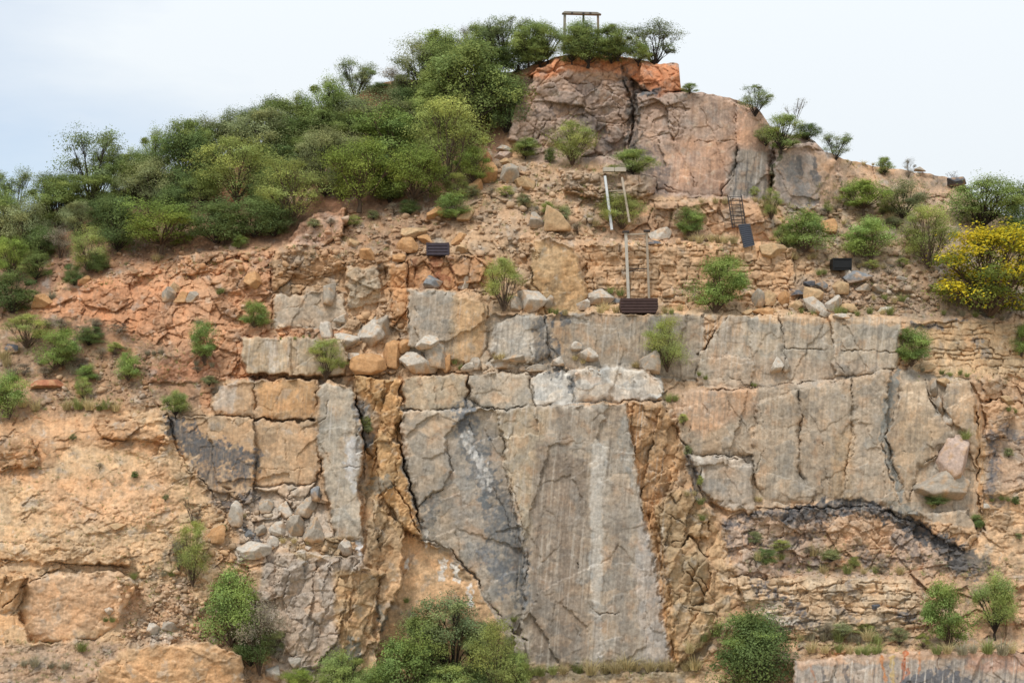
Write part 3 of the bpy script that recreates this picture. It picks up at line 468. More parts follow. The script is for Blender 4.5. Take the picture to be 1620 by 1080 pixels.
# ------------------------------------------------------------------ plates: blocks and slabs standing proud of, or set back from, the hillside
PL = [ # polygon, offset (m, negative = towards the camera), tilt x, tilt y (m per 100 px), bevel m
 ([(805,218),(812,180),(830,150),(845,122),(870,103),(905,93),(950,98),(985,106),(1000,130),(1000,175),(990,245),(930,250),(860,228)], -1.2, .4, -.6, .6),
 ([(1008,150),(1060,148),(1130,150),(1160,165),(1165,200),(1160,312),(1040,302),(1008,262),(1010,200)], -1.6, .2, -.6, .6),
 ([(1162,165),(1202,175),(1216,235),(1214,318),(1158,314),(1166,260)], -.9, 1.2, -.4, .4),
 ([(1228,235),(1290,228),(1322,260),(1335,322),(1290,338),(1225,326),(1222,275)], -1.4, 1.5, -.8, .8),
 ([(1015,104),(1048,101),(1078,100),(1080,142),(1040,152),(1014,138)], -2.2, 0, 0, .5),
 ([(838,122),(880,94),(930,86),(1012,94),(1012,130),(985,112),(905,101)], -1.8, 0, 1.5, .5),
 ([(890,272),(1036,280),(1034,305),(980,318),(892,302)], -1.6, 0, -1, .5),
 ([(1035,322),(1160,312),(1215,325),(1225,380),(1100,388),(1040,360)], -1.0, .5, -1, .5),
 ([(842,384),(870,379),(905,392),(932,460),(924,502),(852,496),(838,450)], -1.6, 1, -1, 1.0),
 ([(925,388),(1060,384),(1180,388),(1252,392),(1257,472),(1190,478),(930,482)], .1, .2, -.3, .15),
 ([(452,390),(474,358),(500,340),(545,332),(542,372),(500,394)], -2.2, -1, -1.5, .6),
 ([(430,400),(450,385),(560,400),(640,398),(640,410),(600,424),(548,424),(500,440),(470,466),(432,462)], -.9, 0, -1.0, .5),
 ([(433,468),(535,463),(545,490),(540,516),(437,520)], -.2, .3, 0, .3),
 ([(549,424),(595,422),(603,450),(598,478),(553,488)], -.9, .6, 0, .35),
 ([(613,420),(641,416),(646,512),(630,514),(618,470)], -.9, .5, 0, .45),
 ([(642,410),(680,405),(746,405),(776,422),(778,450),(700,458),(646,456)], -.3, 0, 0, .35),
 ([(646,458),(700,460),(740,466),(768,482),(770,545),(755,570),(700,572),(645,545)], -.8, .6, -.2, .3),
 ([(775,545),(788,515),(815,500),(858,499),(868,560),(845,575),(780,572)], -.9, .4, 0, .4),
 ([(862,498),(1112,496),(1113,560),(1102,600),(900,582),(875,580)], -.2, .3, 0, .25),
 ([(1103,608),(1108,560),(1150,501),(1232,500),(1240,606),(1190,612)], -.6, .5, 0, .35),
 ([(1236,501),(1312,503),(1318,598),(1242,606)], -.45, .2, 0, .2),
 ([(1315,503),(1400,507),(1424,512),(1428,560),(1415,582),(1322,594)], -.5, .3, 0, .25),
 ([(380,534),(545,539),(548,575),(542,592),(388,589)], -1.5, .4, 0, .25),
 ([(336,630),(352,612),(382,602),(402,600),(402,658),(345,656)], -.9, -.4, 0, .4),
 ([(405,600),(502,601),(506,625),(500,662),(405,660)], -1.1, -.2, 0, .2),
 ([(270,661),(402,663),(404,745),(395,795),(330,770),(300,735),(274,692)], -.7, -.8, 0, .25),
 ([(405,667),(500,669),(507,740),(498,762),(405,766)], -.9, -.3, 0, .2),
 ([(405,772),(466,770),(497,766),(478,798),(462,800),(440,775)], -.7, 0, 0, .2),
 ([(506,612),(520,600),(560,622),(570,680),(575,705),(566,760),(574,852),(532,852),(512,745),(500,662)], -2.0, -.9, 0, .5),
 ([(560,596),(630,602),(634,650),(628,700),(612,745),(580,700),(570,650)], -1.0, 1.0, -.6, .5),
 ([(600,680),(628,705),(650,790),(668,850),(640,835),(600,770)], -1.8, 1, 0, .5),
 ([(590,790),(640,835),(640,880),(600,925),(582,860)], -.8, 1.5, 0, .5),
 ([(437,880),(475,872),(520,882),(572,884),(600,915),(598,960),(560,1000),(545,1060),(470,1055),(440,980)], -1.6, -.5, 0, .5),
 ([(500,888),(570,884),(556,930),(540,950),(520,930)], -2.0, .8, 0, .3),
 ([(560,900),(605,905),(600,1000),(560,1050),(540,1060),(548,985)], -1.2, 2, 0, .5),
 ([(600,915),(640,870),(640,960),(600,1040),(590,1000)], -.2, 1, 0, .4),
 ([(640,838),(700,866),(746,906),(815,1005),(810,1070),(600,1075),(600,1000),(635,930)], 1.1, .3, .3, .3),
 ([(636,656),(680,646),(790,648),(835,860),(835,1010),(800,987),(772,950),(747,905),(708,866),(670,852),(660,800),(640,730)], -.9, 0, -.5, .35),
 ([(660,800),(705,770),(714,742),(704,690),(740,655),(790,648),(835,860),(834,1010),(800,987),(772,950),(747,905),(708,866),(672,852)], -.35, .5, -.5, .25),
 ([(790,648),(960,640),(992,641),(1002,700),(1016,790),(1048,900),(1067,1062),(838,1062),(828,1010),(832,880),(805,760)], -.75, .1, -.2, .25),
 ([(992,641),(1050,636),(1066,690),(1082,722),(1062,778),(1036,800),(1016,790)], -.2, 2.2, 0, .3),
 ([(1036,802),(1074,770),(1112,792),(1120,850),(1090,845),(1072,870),(1048,860)], -1.4, 1, 0, .5),
 ([(1050,862),(1075,870),(1095,850),(1128,900),(1130,950),(1085,960),(1062,930)], -1.0, 1.4, .6, .5),
 ([(1062,935),(1085,962),(1132,960),(1142,985),(1100,1030),(1068,1050)], -.9, 1.2, .4, .5),
 ([(1090,720),(1170,723),(1188,745),(1190,770),(1196,812),(1140,802),(1112,772)], -1.3, .5, -.4, .4),
 ([(1066,650),(1110,640),(1190,720),(1110,715),(1085,712)], -.5, 0, 0, .4),
 ([(1200,640),(1262,618),(1268,700),(1262,745),(1285,795),(1210,792),(1190,740)], -.5, .6, 0, .3),
 ([(1268,618),(1345,600),(1350,690),(1330,790),(1290,795),(1265,740)], -.35, -.5, 0, .4),
 ([(1350,600),(1410,588),(1400,650),(1402,700),(1418,770),(1430,800),(1335,790),(1350,690)], -.6, .6, 0, .4),
 ([(1428,608),(1465,604),(1480,650),(1510,690),(1480,720),(1445,750),(1440,790),(1418,740),(1405,690)], -.7, .4, 0, .5),
 ([(1500,606),(1532,602),(1545,680),(1546,740),(1525,682),(1510,668),(1492,640)], -.9, .3, 0, .5),
 ([(1556,640),(1590,632),(1600,655),(1590,690),(1565,695)], -1.4, .4, 0, .4),
 ([(1535,600),(1580,594),(1590,630),(1556,634)], -1.2, .4, 0, .4),
 ([(1440,812),(1530,810),(1545,850),(1530,870),(1490,852)], -1.0, 0, 0, .4),
 ([(637,600),(736,594),(738,645),(637,647)], -.7, .2, 0, .3),
 ([(741,594),(790,592),(834,592),(846,620),(845,642),(765,645),(745,625)], -1.1, .3, 0, .6),
 ([(838,598),(868,588),(904,587),(906,637),(846,641)], -1.0, -.6, .5, .5),
 ([(906,588),(940,580),(985,580),(1028,590),(1047,608),(1044,630),(960,636),(907,637)], -1.4, .5, -1.2, 1.0),
 ([(1200,812),(1262,808),(1258,838),(1215,850)], -.5, .3, 0, .3), ([(1150,900),(1180,870),(1210,880),(1225,912),(1170,914)], -.6, .3, 0, .3),
 ([(1165,914),(1280,919),(1440,916),(1468,945),(1472,985),(1400,1002),(1290,1004),(1230,1010),(1180,965)], -1.2, .2, 0, .25),
 ([(1255,1046),(1330,1038),(1470,1031),(1640,1036),(2000,1040),(2000,1300),(1250,1300)], -1.5, 0, 0, .3),
 ([(1560,765),(1700,760),(1700,860),(1600,880),(1555,840)], -1.0, 0, 0, .5),
 ([(50,912),(190,905),(212,922),(195,975),(150,1012),(50,1015),(30,960)], -.9, -.5, -1.5, .9),
 ([(155,1062),(200,1026),(330,1018),(380,1040),(392,1110),(392,1300),(150,1300)], -1.6, 0, -1.5, .9),
 ([(-60,905),(40,912),(20,960),(-60,985)], -1.0, 0, -1, 1.),
 ([(-60,860),(60,862),(200,870),(205,893),(60,888),(-60,882)], -.8, 0, 0, .3),
 ([(-60,690),(50,695),(58,735),(10,742),(-60,738)], -1.1, 0, 0, .4),
 ([(150,668),(200,655),(265,660),(268,700),(200,695),(160,690)], -1.2, 0, 0, .3),
 ([(150,640),(240,635),(262,655),(200,665),(150,668)], -.8, 0, 0, .3),
 ([(240,588),(262,560),(330,548),(345,600),(300,606),(238,602)], -.9, 0, -1, .4),
 ([(285,405),(350,400),(352,415),(392,416),(395,428),(290,432)], -.9, 0, 0, .3),
 ([(335,440),(380,425),(425,425),(428,455),(390,470),(340,455)], -.8, 0, 0, .5),
 ([(565,148),(612,131),(650,126),(650,160),(565,172)], -1.2, 0, 0, .3),
]
CN = fbm(U/38, V/38, 71, 3)
for i, (poly, off, tx, ty, bev) in enumerate(PL):
    P = np.array(poly, float); cx, cy = P.mean(0)
    Yc = based_at(cx, cy)+off
    idx, sd = sdist(poly, 6)
    pl = Yc + tx*(U[idx]-cx)/100 + ty*(V[idx]-cy)/100*-1
    # follow part of the hillside's own lean
    pl = pl*.72 + (BASED[idx]+off)*.28
    m = sstep(sd, -2.6, -.7)
    bj = np.clip(.5+1.8*CN[idx], .05, 1.2)*(1 if bev < 1.2 else 2.2)
    pl = pl + bev*.45*bj*np.exp(-np.maximum(sd, 0)/2.2) + bev*.22*bj*np.exp(-np.maximum(sd, 0)/12)
    D[idx] = D[idx]*(1-m)+pl*m
    g = np.exp(-((sd+2.2)/.7)**2)*.30*np.clip(CN[idx]*2.2+.1, 0, 1)*(bev < .9)
    D[idx] += g

CK = [ # cracks: polyline, width px, depth m
 ([(630,649),(700,646),(800,646),(900,642),(960,638),(1047,632)], 2.0, 1.3), ([(380,596),(470,598),(545,595),(640,590),(735,590)], 1.8, 1.1), ([(404,600),(404,662),(406,770)], 1.3, .6),
 ([(504,610),(499,662),(510,742),(520,790)], 1.4, .8), ([(404,664),(500,665)], 1.4, .8), ([(410,742),(500,740)], .9, .3), ([(440,775),(455,740),(450,700)], .9, .3), ([(575,700),(600,742),(640,792),(668,850)], 2.2, 1.1),
 ([(636,655),(627,690),(640,745),(655,790),(664,835)], 2.6, 1.4), ([(738,594),(741,645)], 1.6, .9), ([(836,592),(840,620),(846,642)], 1.6, .9), ([(904,610),(905,638)], 1.2, .6), ([(838,596),(870,618),(905,606)], .8, .2),
 ([(1052,640),(1075,690),(1096,720)], 2.2, 1.), ([(1104,604),(1104,560),(1130,525),(1150,502)], 2.2, 1.), ([(1108,722),(1106,776),(1126,802)], 1.8, .9), ([(1190,745),(1206,792)], 1.5, .6),
 ([(1311,503),(1318,560),(1338,600)], 1.4, .6), ([(1233,503),(1240,545),(1246,590)], 1.2, .5), ([(1263,620),(1268,690),(1262,740),(1290,800)], 1.4, .6), ([(1300,700),(1305,740),(1318,790)], 1.2, .5), ([(1346,640),(1352,700),(1340,760)], 1.3, .5),
 ([(1240,552),(1320,555),(1424,556)], 1.4, .6), ([(1125,618),(1190,614),(1262,606),(1330,598),(1412,582)], 1.6, .7), ([(1110,592),(1160,600),(1190,612)], .9, .3),
 ([(1464,600),(1478,650),(1505,700),(1522,690)], 3.2, 1.2), ([(1545,650),(1548,720),(1545,765),(1556,838)], 2.2, 1.1), ([(1412,585),(1400,640),(1396,700),(1412,770),(1425,798)], 1.6, .6), ([(1430,715),(1455,735),(1480,720)], 1.2, .5), ([(1440,790),(1448,762)], 1.4, .6),
 ([(1200,803),(1262,806),(1330,800),(1400,806),(1450,828),(1492,854)], 2.2, .9), ([(1060,860),(1095,848),(1118,880)], 1.8, .8), ([(1060,930),(1085,962),(1140,975)], 2.0, .8), ([(1075,870),(1100,905),(1132,950)], 1.6, .7), ([(1086,905),(1108,930),(1120,948)], 3.4, .8),
 ([(1040,800),(1060,815),(1090,835),(1100,850)], 1.6, .7), ([(0,884),(60,889),(130,893),(205,898)], 2.2, .8), ([(0,960),(60,912),(120,908)], 2.2, .8), ([(268,660),(280,705),(300,740),(330,772),(352,830)], 2.0, .8),
 ([(150,694),(200,697),(268,698)], 1.8, .7), ([(0,742),(50,738),(60,700)], 1.8, .7), ([(644,408),(646,512)], 2.0, .9), ([(608,420),(612,515)], 1.8, .7), ([(547,425),(552,488)], 1.4, .5), ([(553,460),(600,468)], 1., .3), ([(618,450),(645,448)], 1., .4), ([(620,480),(645,478)], 1., .3),
 ([(838,384),(842,450),(868,496)], 2., .8), ([(934,400),(938,470)], 2., .7), ([(868,500),(870,545),(888,582)], 1.2, .4), ([(1112,498),(1116,540),(1104,600)], 1.5, .6),
 ([(852,140),(905,130),(985,140)], 1.4, .6), ([(845,160),(850,185),(838,240)], 1.8, .8), ([(870,165),(868,190),(850,220)], 1.6, .7), ([(900,172),(940,170),(995,172)], 1.2, .5), ([(870,190),(900,220),(920,240)], 1.2, .5), ([(985,106),(990,140),(1003,180),(998,240)], 5.0, 1.6), ([(960,130),(975,170),(990,200)], 1.3, .5),
 ([(1162,165),(1164,215),(1162,262),(1152,290),(1138,312)], 1.7, .9), ([(1222,232),(1226,262),(1216,312)], 4.2, 1.8), ([(1100,225),(1162,222)], 1., .4), ([(1080,250),(1100,300)], 1., .4), ([(1060,160),(1075,200),(1060,240)], 1.1, .4), ([(1052,295),(1075,300),(1095,306)], 1.6, .6), ([(1110,165),(1120,200)], .9, .3),
 ([(895,300),(960,305),(1030,303)], 2.4, .9), ([(960,318),(1010,322),(1060,318),(1110,312)], 2.0, .8), ([(1108,325),(1120,345),(1140,350),(1160,345)], 1.6, .6), ([(1040,340),(1060,352)], 1.2, .4),
 ([(432,400),(430,450),(432,520)], 2.0, .8), ([(478,358),(500,384),(545,372)], 1.4, .4), ([(436,440),(500,438),(548,425)], 1.8, .6), ([(470,466),(500,440)], 1.6, .6), ([(445,490),(480,482),(540,490)], .8, .2),
 ([(530,600),(520,640),(505,668)], 1., .4), ([(512,742),(545,738),(572,735)], 1., .4), ([(520,680),(545,672)], .8, .3), ([(780,560),(770,585),(745,592)], 2., .6), ([(470,770),(440,800),(430,850)], 1.6, .6), ([(500,765),(478,800),(470,850)], 1.6, .7),
 ([(670,850),(708,866),(747,905),(772,950),(800,988),(832,1012)], 2.4, 1.2), ([(792,690),(808,760),(825,820),(836,900),(830,940)], 1.6, .5), ([(736,660),(760,720),(790,790),(815,850),(830,880)], 1.3, .4), ([(660,800),(700,772),(714,745),(706,700)], 1.6, .5), ([(672,690),(700,705)], .9, .2),
 ([(912,890),(925,940),(946,972),(976,968),(985,945)], 1.5, .5), ([(870,705),(885,694),(905,697)], .8, .12), ([(905,985),(920,1010)], 1.2, .3), ([(440,880),(445,940),(470,1000)], 1.4, .5), ([(520,890),(535,940),(556,950)], 1.4, .5), ([(545,960),(530,1000)], 1.6, .6), ([(500,1010),(540,1000)], 1.4, .5),
 ([(560,760),(590,800),(600,860)], 1.6, .6), ([(590,650),(620,690)], 1.4, .5), ([(300,606),(238,604)], 2., .6), ([(1280,920),(1284,1002)], 1., .3), ([(1320,1040),(1324,1080)], 1., .3), ([(1290,990),(1400,990),(1460,985)], 1.4, .4),
 ([(1090,722),(1188,724)], 1.6, .6), ([(1200,640),(1215,700),(1195,740)], 1.2, .4), ([(1150,640),(1158,700),(1172,720)], 1., .3), ([(1090,640),(1095,712)], 1.1, .4),
 ([(700,575),(640,560),(600,590)], 1.5, .5), ([(60,912),(30,960),(0,985)], 1.2, .3), ([(680,458),(776,462)], 1.8, .6), ([(682,408),(684,455)], 1.2, .4), ([(745,408),(748,455)], 1.2, .4),
]
for i, (ln, wd, dp) in enumerate(CK):
    idx, d = ldist(ln, wd*4+10)
    pr = np.clip(.55+2.4*np.roll(CN, 61*(i+1) if False else 61, 1)[idx] + (.35 if dp > .75 else 0), 0, 1)
    ww = (wd*.25+.26)*(.6+.5*pr)*(1+.35*n2[idx])
    D[idx] += dp*.62*np.exp(-(d/ww)**2)*pr
D += H
D += OVER*.09
# soften the relief on far margins outside the picture
print('terrain', D.shape, float(D.min()), float(D.max()))

def world(px, py, y):
    k = (y-CAMY)/F
    return (px-810)*k, y, CAMZ+(HOR-py)*k
X, Y, Z = world(U, V, D)
# behind the crest the hill runs back and falls away
bx, by, bz = [X], [Y], [Z]
for dy, dz in ((.4,.02),(1.2,0),(3,-.1),(7,-.5),(14,-1.5),(30,-5),(70,-18),(140,-45)):
    bx.append(X[-1:]*(1+dy*.002)); by.append(Y[-1:]+dy); bz.append(np.maximum(Z[-1:]+dz, -1.5))
X = np.concatenate(bx); Y = np.concatenate(by); Z = np.concatenate(bz)
NRT = X.shape[0]
CCF = np.concatenate([CC, np.repeat(CC[-1:], NRT-NR, 0)])*0.93
_g = CCF @ np.array([.3, .5, .2], np.float32); CCF = (CCF*.90+_g[..., None]*.10)*np.array([1.01, .99, .965], np.float32)
CCF = np.clip(CCF, .02, .8)

def gy(px, py):           # hillside depth under a photo point
    c = int(np.argmin(abs(cols-px))); return float(D[rowof(c, py), c])
def P3(px, py, y=None, dy=0.):
    if y is None: y = gy(px, py)
    return Vector(world(px, py, y+dy))

def new_mesh(name, verts, faces, mat=None, col=None, smooth=False, fsize=4):
    me = bpy.data.meshes.new(name)
    verts = np.ascontiguousarray(verts, dtype=np.float32); faces = np.ascontiguousarray(faces, dtype=np.int32)
    nf, k = faces.shape
    me.vertices.add(len(verts)); me.vertices.foreach_set('co', verts.ravel())
    me.loops.add(nf*k); me.loops.foreach_set('vertex_index', faces.ravel())
    me.polygons.add(nf); me.polygons.foreach_set('loop_start', np.arange(nf, dtype=np.int32)*k)
    if smooth: me.polygons.foreach_set('use_smooth', np.ones(nf, bool))
    me.update(calc_edges=True)
    if col is not None:
        a = me.color_attributes.new('Col', 'FLOAT_COLOR', 'POINT')
        c4 = np.ones((len(verts), 4), np.float32); c4[:, :3] = col; a.data.foreach_set('color', c4.ravel())
    if mat: me.materials.append(mat)
    return me
def link(name, me, parent=None):
    o = bpy.data.objects.new(name, me); COL.objects.link(o)
    if parent: o.parent = parent
    return o
def tag(o, label=None, cat=None, group=None, kind=None):
    if label: o['label'] = label
    if cat: o['category'] = cat
    if group: o['group'] = group
    if kind: o['kind'] = kind
    return o
def empty(name, loc, label, cat, group=None, rz=0):
    o = bpy.data.objects.new(name, None); COL.objects.link(o); o.location = loc; o.rotation_euler[2] = rz
    o.empty_display_size = .2
    return tag(o, label, cat, group)

# ------------------------------------------------------------------ materials
def mat_base(name, rough=.9):
    m = bpy.data.materials.new(name); m.use_nodes = True
    b = m.node_tree.nodes['Principled BSDF']; b.inputs['Roughness'].default_value = rough
    b.inputs['Specular IOR Level'].default_value = .25
    return m, m.node_tree, b
def mat_rock():
    m, t, b = mat_base('rock', .93)
    n = t.nodes; l = t.links
    at = n.new('ShaderNodeAttribute'); at.attribute_name = 'Col'
    co = n.new('ShaderNodeTexCoord')
    a = n.new('ShaderNodeTexNoise'); a.inputs['Scale'].default_value = 4.5; a.inputs['Detail'].default_value = 8; a.inputs['Roughness'].default_value = .68
    l.new(co.outputs['Object'], a.inputs['Vector'])
    r = n.new('ShaderNodeMapRange'); r.inputs['From Min'].default_value = .3; r.inputs['From Max'].default_value = .7; r.inputs['To Min'].default_value = .74; r.inputs['To Max'].default_value = 1.26
    l.new(a.outputs[0], r.inputs[0])
    v = n.new('ShaderNodeVectorMath'); v.operation = 'SCALE'; l.new(at.outputs['Color'], v.inputs[0]); l.new(r.outputs[0], v.inputs['Scale'])
    l.new(v.outputs[0], b.inputs['Base Color'])
    a2 = n.new('ShaderNodeTexNoise'); a2.inputs['Scale'].default_value = 9; a2.inputs['Detail'].default_value = 6; a2.inputs['Roughness'].default_value = .7
    l.new(co.outputs['Object'], a2.inputs['Vector'])
    bp = n.new('ShaderNodeBump'); bp.inputs['Strength'].default_value = .6; bp.inputs['Distance'].default_value = .045
    l.new(a2.outputs[0], bp.inputs['Height']); l.new(bp.outputs[0], b.inputs['Normal'])
    return m
ROCK = mat_rock()
def mat_plain(name, c, rough=.8, metal=0., var=.25, scale=6.):
    m, t, b = mat_base(name, rough); n = t.nodes; l = t.links
    b.inputs['Metallic'].default_value = metal
    co = n.new('ShaderNodeTexCoord'); a = n.new('ShaderNodeTexNoise'); a.inputs['Scale'].default_value = scale; a.inputs['Detail'].default_value = 5
    l.new(co.outputs['Object'], a.inputs['Vector'])
    mxn = n.new('ShaderNodeMix'); mxn.data_type = 'RGBA'
    cc = srgb(c); lo = tuple(float(x*(1-var)) for x in cc)+(1,); hi = tuple(float(min(x*(1+var), .9)) for x in cc)+(1,)
    mxn.inputs[6].default_value = lo; mxn.inputs[7].default_value = hi
    l.new(a.outputs[0], mxn.inputs[0]); l.new(mxn.outputs[2], b.inputs['Base Color'])
    return m
def mat_leaf(name, c, trans=.30):
    m = bpy.data.materials.new(name); m.use_nodes = True; t = m.node_tree; n = t.nodes; l = t.links; n.clear()
    at = n.new('ShaderNodeAttribute'); at.attribute_name = 'Col'
    oi = n.new('ShaderNodeObjectInfo')
    rm = n.new('ShaderNodeMapRange'); rm.inputs['To Min'].default_value = .84; rm.inputs['To Max'].default_value = 1.28; l.new(oi.outputs['Random'], rm.inputs[0])
    v = n.new('ShaderNodeVectorMath'); v.operation = 'MULTIPLY'; l.new(at.outputs['Color'], v.inputs[0]); v.inputs[1].default_value = c
    v2 = n.new('ShaderNodeVectorMath'); v2.operation = 'SCALE'; l.new(v.outputs[0], v2.inputs[0]); l.new(rm.outputs[0], v2.inputs['Scale'])
    d = n.new('ShaderNodeBsdfDiffuse'); tr = n.new('ShaderNodeBsdfTranslucent'); mx = n.new('ShaderNodeMixShader'); mx.inputs[0].default_value = trans
    l.new(v2.outputs[0], d.inputs['Color']); l.new(v2.outputs[0], tr.inputs['Color'])
    l.new(d.outputs[0], mx.inputs[1]); l.new(tr.outputs[0], mx.inputs[2])
    o = n.new('ShaderNodeOutputMaterial'); l.new(mx.outputs[0], o.inputs['Surface'])
    return m
BARK = mat_plain('bark', (84,70,58), .9, 0, .3, 10)
BARKD = mat_plain('dark_bark', (52,44,38), .9, 0, .3, 10)

# ------------------------------------------------------------------ the hillside mesh, with the two block walls cut out of the same sheet
verts = np.stack([X, Y, Z], -1).reshape(-1, 3)
ii = np.arange(NRT-1)[:, None]*NC+np.arange(NC-1)[None, :]
faces = np.stack([ii, ii+1, ii+1+NC, ii+NC], -1)
def inpoly(poly, x, y):
    ins = np.zeros(x.shape, bool); P = poly
    for k in range(len(P)):
        x0, y0 = P[k]; x1, y1 = P[(k+1) % len(P)]
        if y0 != y1: ins ^= ((y0 > y) != (y1 > y)) & (x < (x1-x0)*(y-y0)/(y1-y0)+x0)
    return ins
cu = UW[:-1, :-1]; cv = VW[:-1, :-1]
W1 = inpoly([(925,388),(1000,390),(1060,385),(1110,384),(1180,388),(1252,392),(1257,472),(1190,478),(930,481)], cu, cv)
W2 = inpoly([(1440,512),(1530,508),(1620,518),(1700,520),(1700,598),(1530,592),(1445,580)], cu, cv)
full = np.zeros((NRT-1, NC-1), np.int8); full[:NR-1][W1] = 1; full[:NR-1][W2] = 2
ccf = CCF.reshape(-1, 3)
def submesh(name, mask):
    f = faces[mask]; used, inv = np.unique(f.ravel(), return_inverse=True)
    return new_mesh(name, verts[used], inv.reshape(-1, 4), ROCK, ccf[used])
tag(link('cliff', submesh('cliff', full == 0)), kind='structure')
tag(link('stone_wall', submesh('stone_wall', full == 1)), 'coursed wall of small tan blocks behind the leaning posts and dark slatted bin', 'wall')
tag(link('stone_wall', submesh('stone_wall', full == 2)), 'cracked tan block wall below the yellow flowering tree', 'wall')
gm = mat_plain('quarry_soil', (160,140,112), .95, 0, .3, .2)
g = np.array([(-4000,-4000,0),(4000,-4000,0),(4000,4000,0),(-4000,4000,0)], float)
tag(link('ground', new_mesh('ground', g, np.array([[0,1,2,3]]), gm)), kind='structure')
del verts, faces, ii, X, Y, Z, CCF, ccf
# ------------------------------------------------------------------ loose boulders
def icosphere(sub):
    t = (1+5**.5)/2
    v = [(-1,t,0),(1,t,0),(-1,-t,0),(1,-t,0),(0,-1,t),(0,1,t),(0,-1,-t),(0,1,-t),(t,0,-1),(t,0,1),(-t,0,-1),(-t,0,1)]
    v = [tuple(np.array(p)/np.linalg.norm(p)) for p in v]
    f = [(0,11,5),(0,5,1),(0,1,7),(0,7,10),(0,10,11),(1,5,9),(5,11,4),(11,10,2),(10,7,6),(7,1,8),(3,9,4),(3,4,2),(3,2,6),(3,6,8),(3,8,9),(4,9,5),(2,4,11),(6,2,10),(8,6,7),(9,8,1)]
    for _ in range(sub):
        mid = {}; nf = []
        def m(a, b):
            k = (min(a, b), max(a, b))
            if k not in mid:
                p = np.array(v[a])+np.array(v[b]); v.append(tuple(p/np.linalg.norm(p))); mid[k] = len(v)-1
            return mid[k]
        for a, b, c in f:
            x, y, z = m(a, b), m(b, c), m(c, a); nf += [(a,x,z),(b,y,x),(c,z,y),(x,y,z)]
        f = nf
    return np.array(v), np.array(f)
ICO4, ICO3, ICO1 = icosphere(4), icosphere(3), icosphere(1)
def rock_shape(ico, r, nplanes=13, rough=.05):
    v, f = ico; n = r.normal(size=(nplanes, 3)); n /= np.linalg.norm(n, axis=1)[:, None]
    n[0] = (0, 0, -1); h = r.uniform(.50, .92, nplanes)
    dn = v @ n.T
    rad = np.min(np.where(dn > .05, h[None, :]/np.maximum(dn, .05), 9), axis=1)
    rad = np.minimum(rad, 1.35)
    p = v*rad[:, None]
    if rough:
        q = fbm(p[:, 0]*2.4+r.uniform(0, 90), p[:, 1]*2.4+p[:, 2]*2.9, 80, 5, .62); p = p*(1+rough*q[:, None]*1.6)
    p = p-(p.max(0)+p.min(0))/2
    return p/np.abs(p).max(0), f
def rotz(p, a):
    c, s = math.cos(a), math.sin(a); return np.stack([p[:,0]*c-p[:,1]*s, p[:,0]*s+p[:,1]*c, p[:,2]], -1)
BC = {'w': (196,187,174), 'g': (168,158,144), 'b': (134,136,138), 't': (188,160,124), 'o': (190,146,102), 'p': (194,172,158), 'd': (98,100,106), 'r': (180,122,92)}
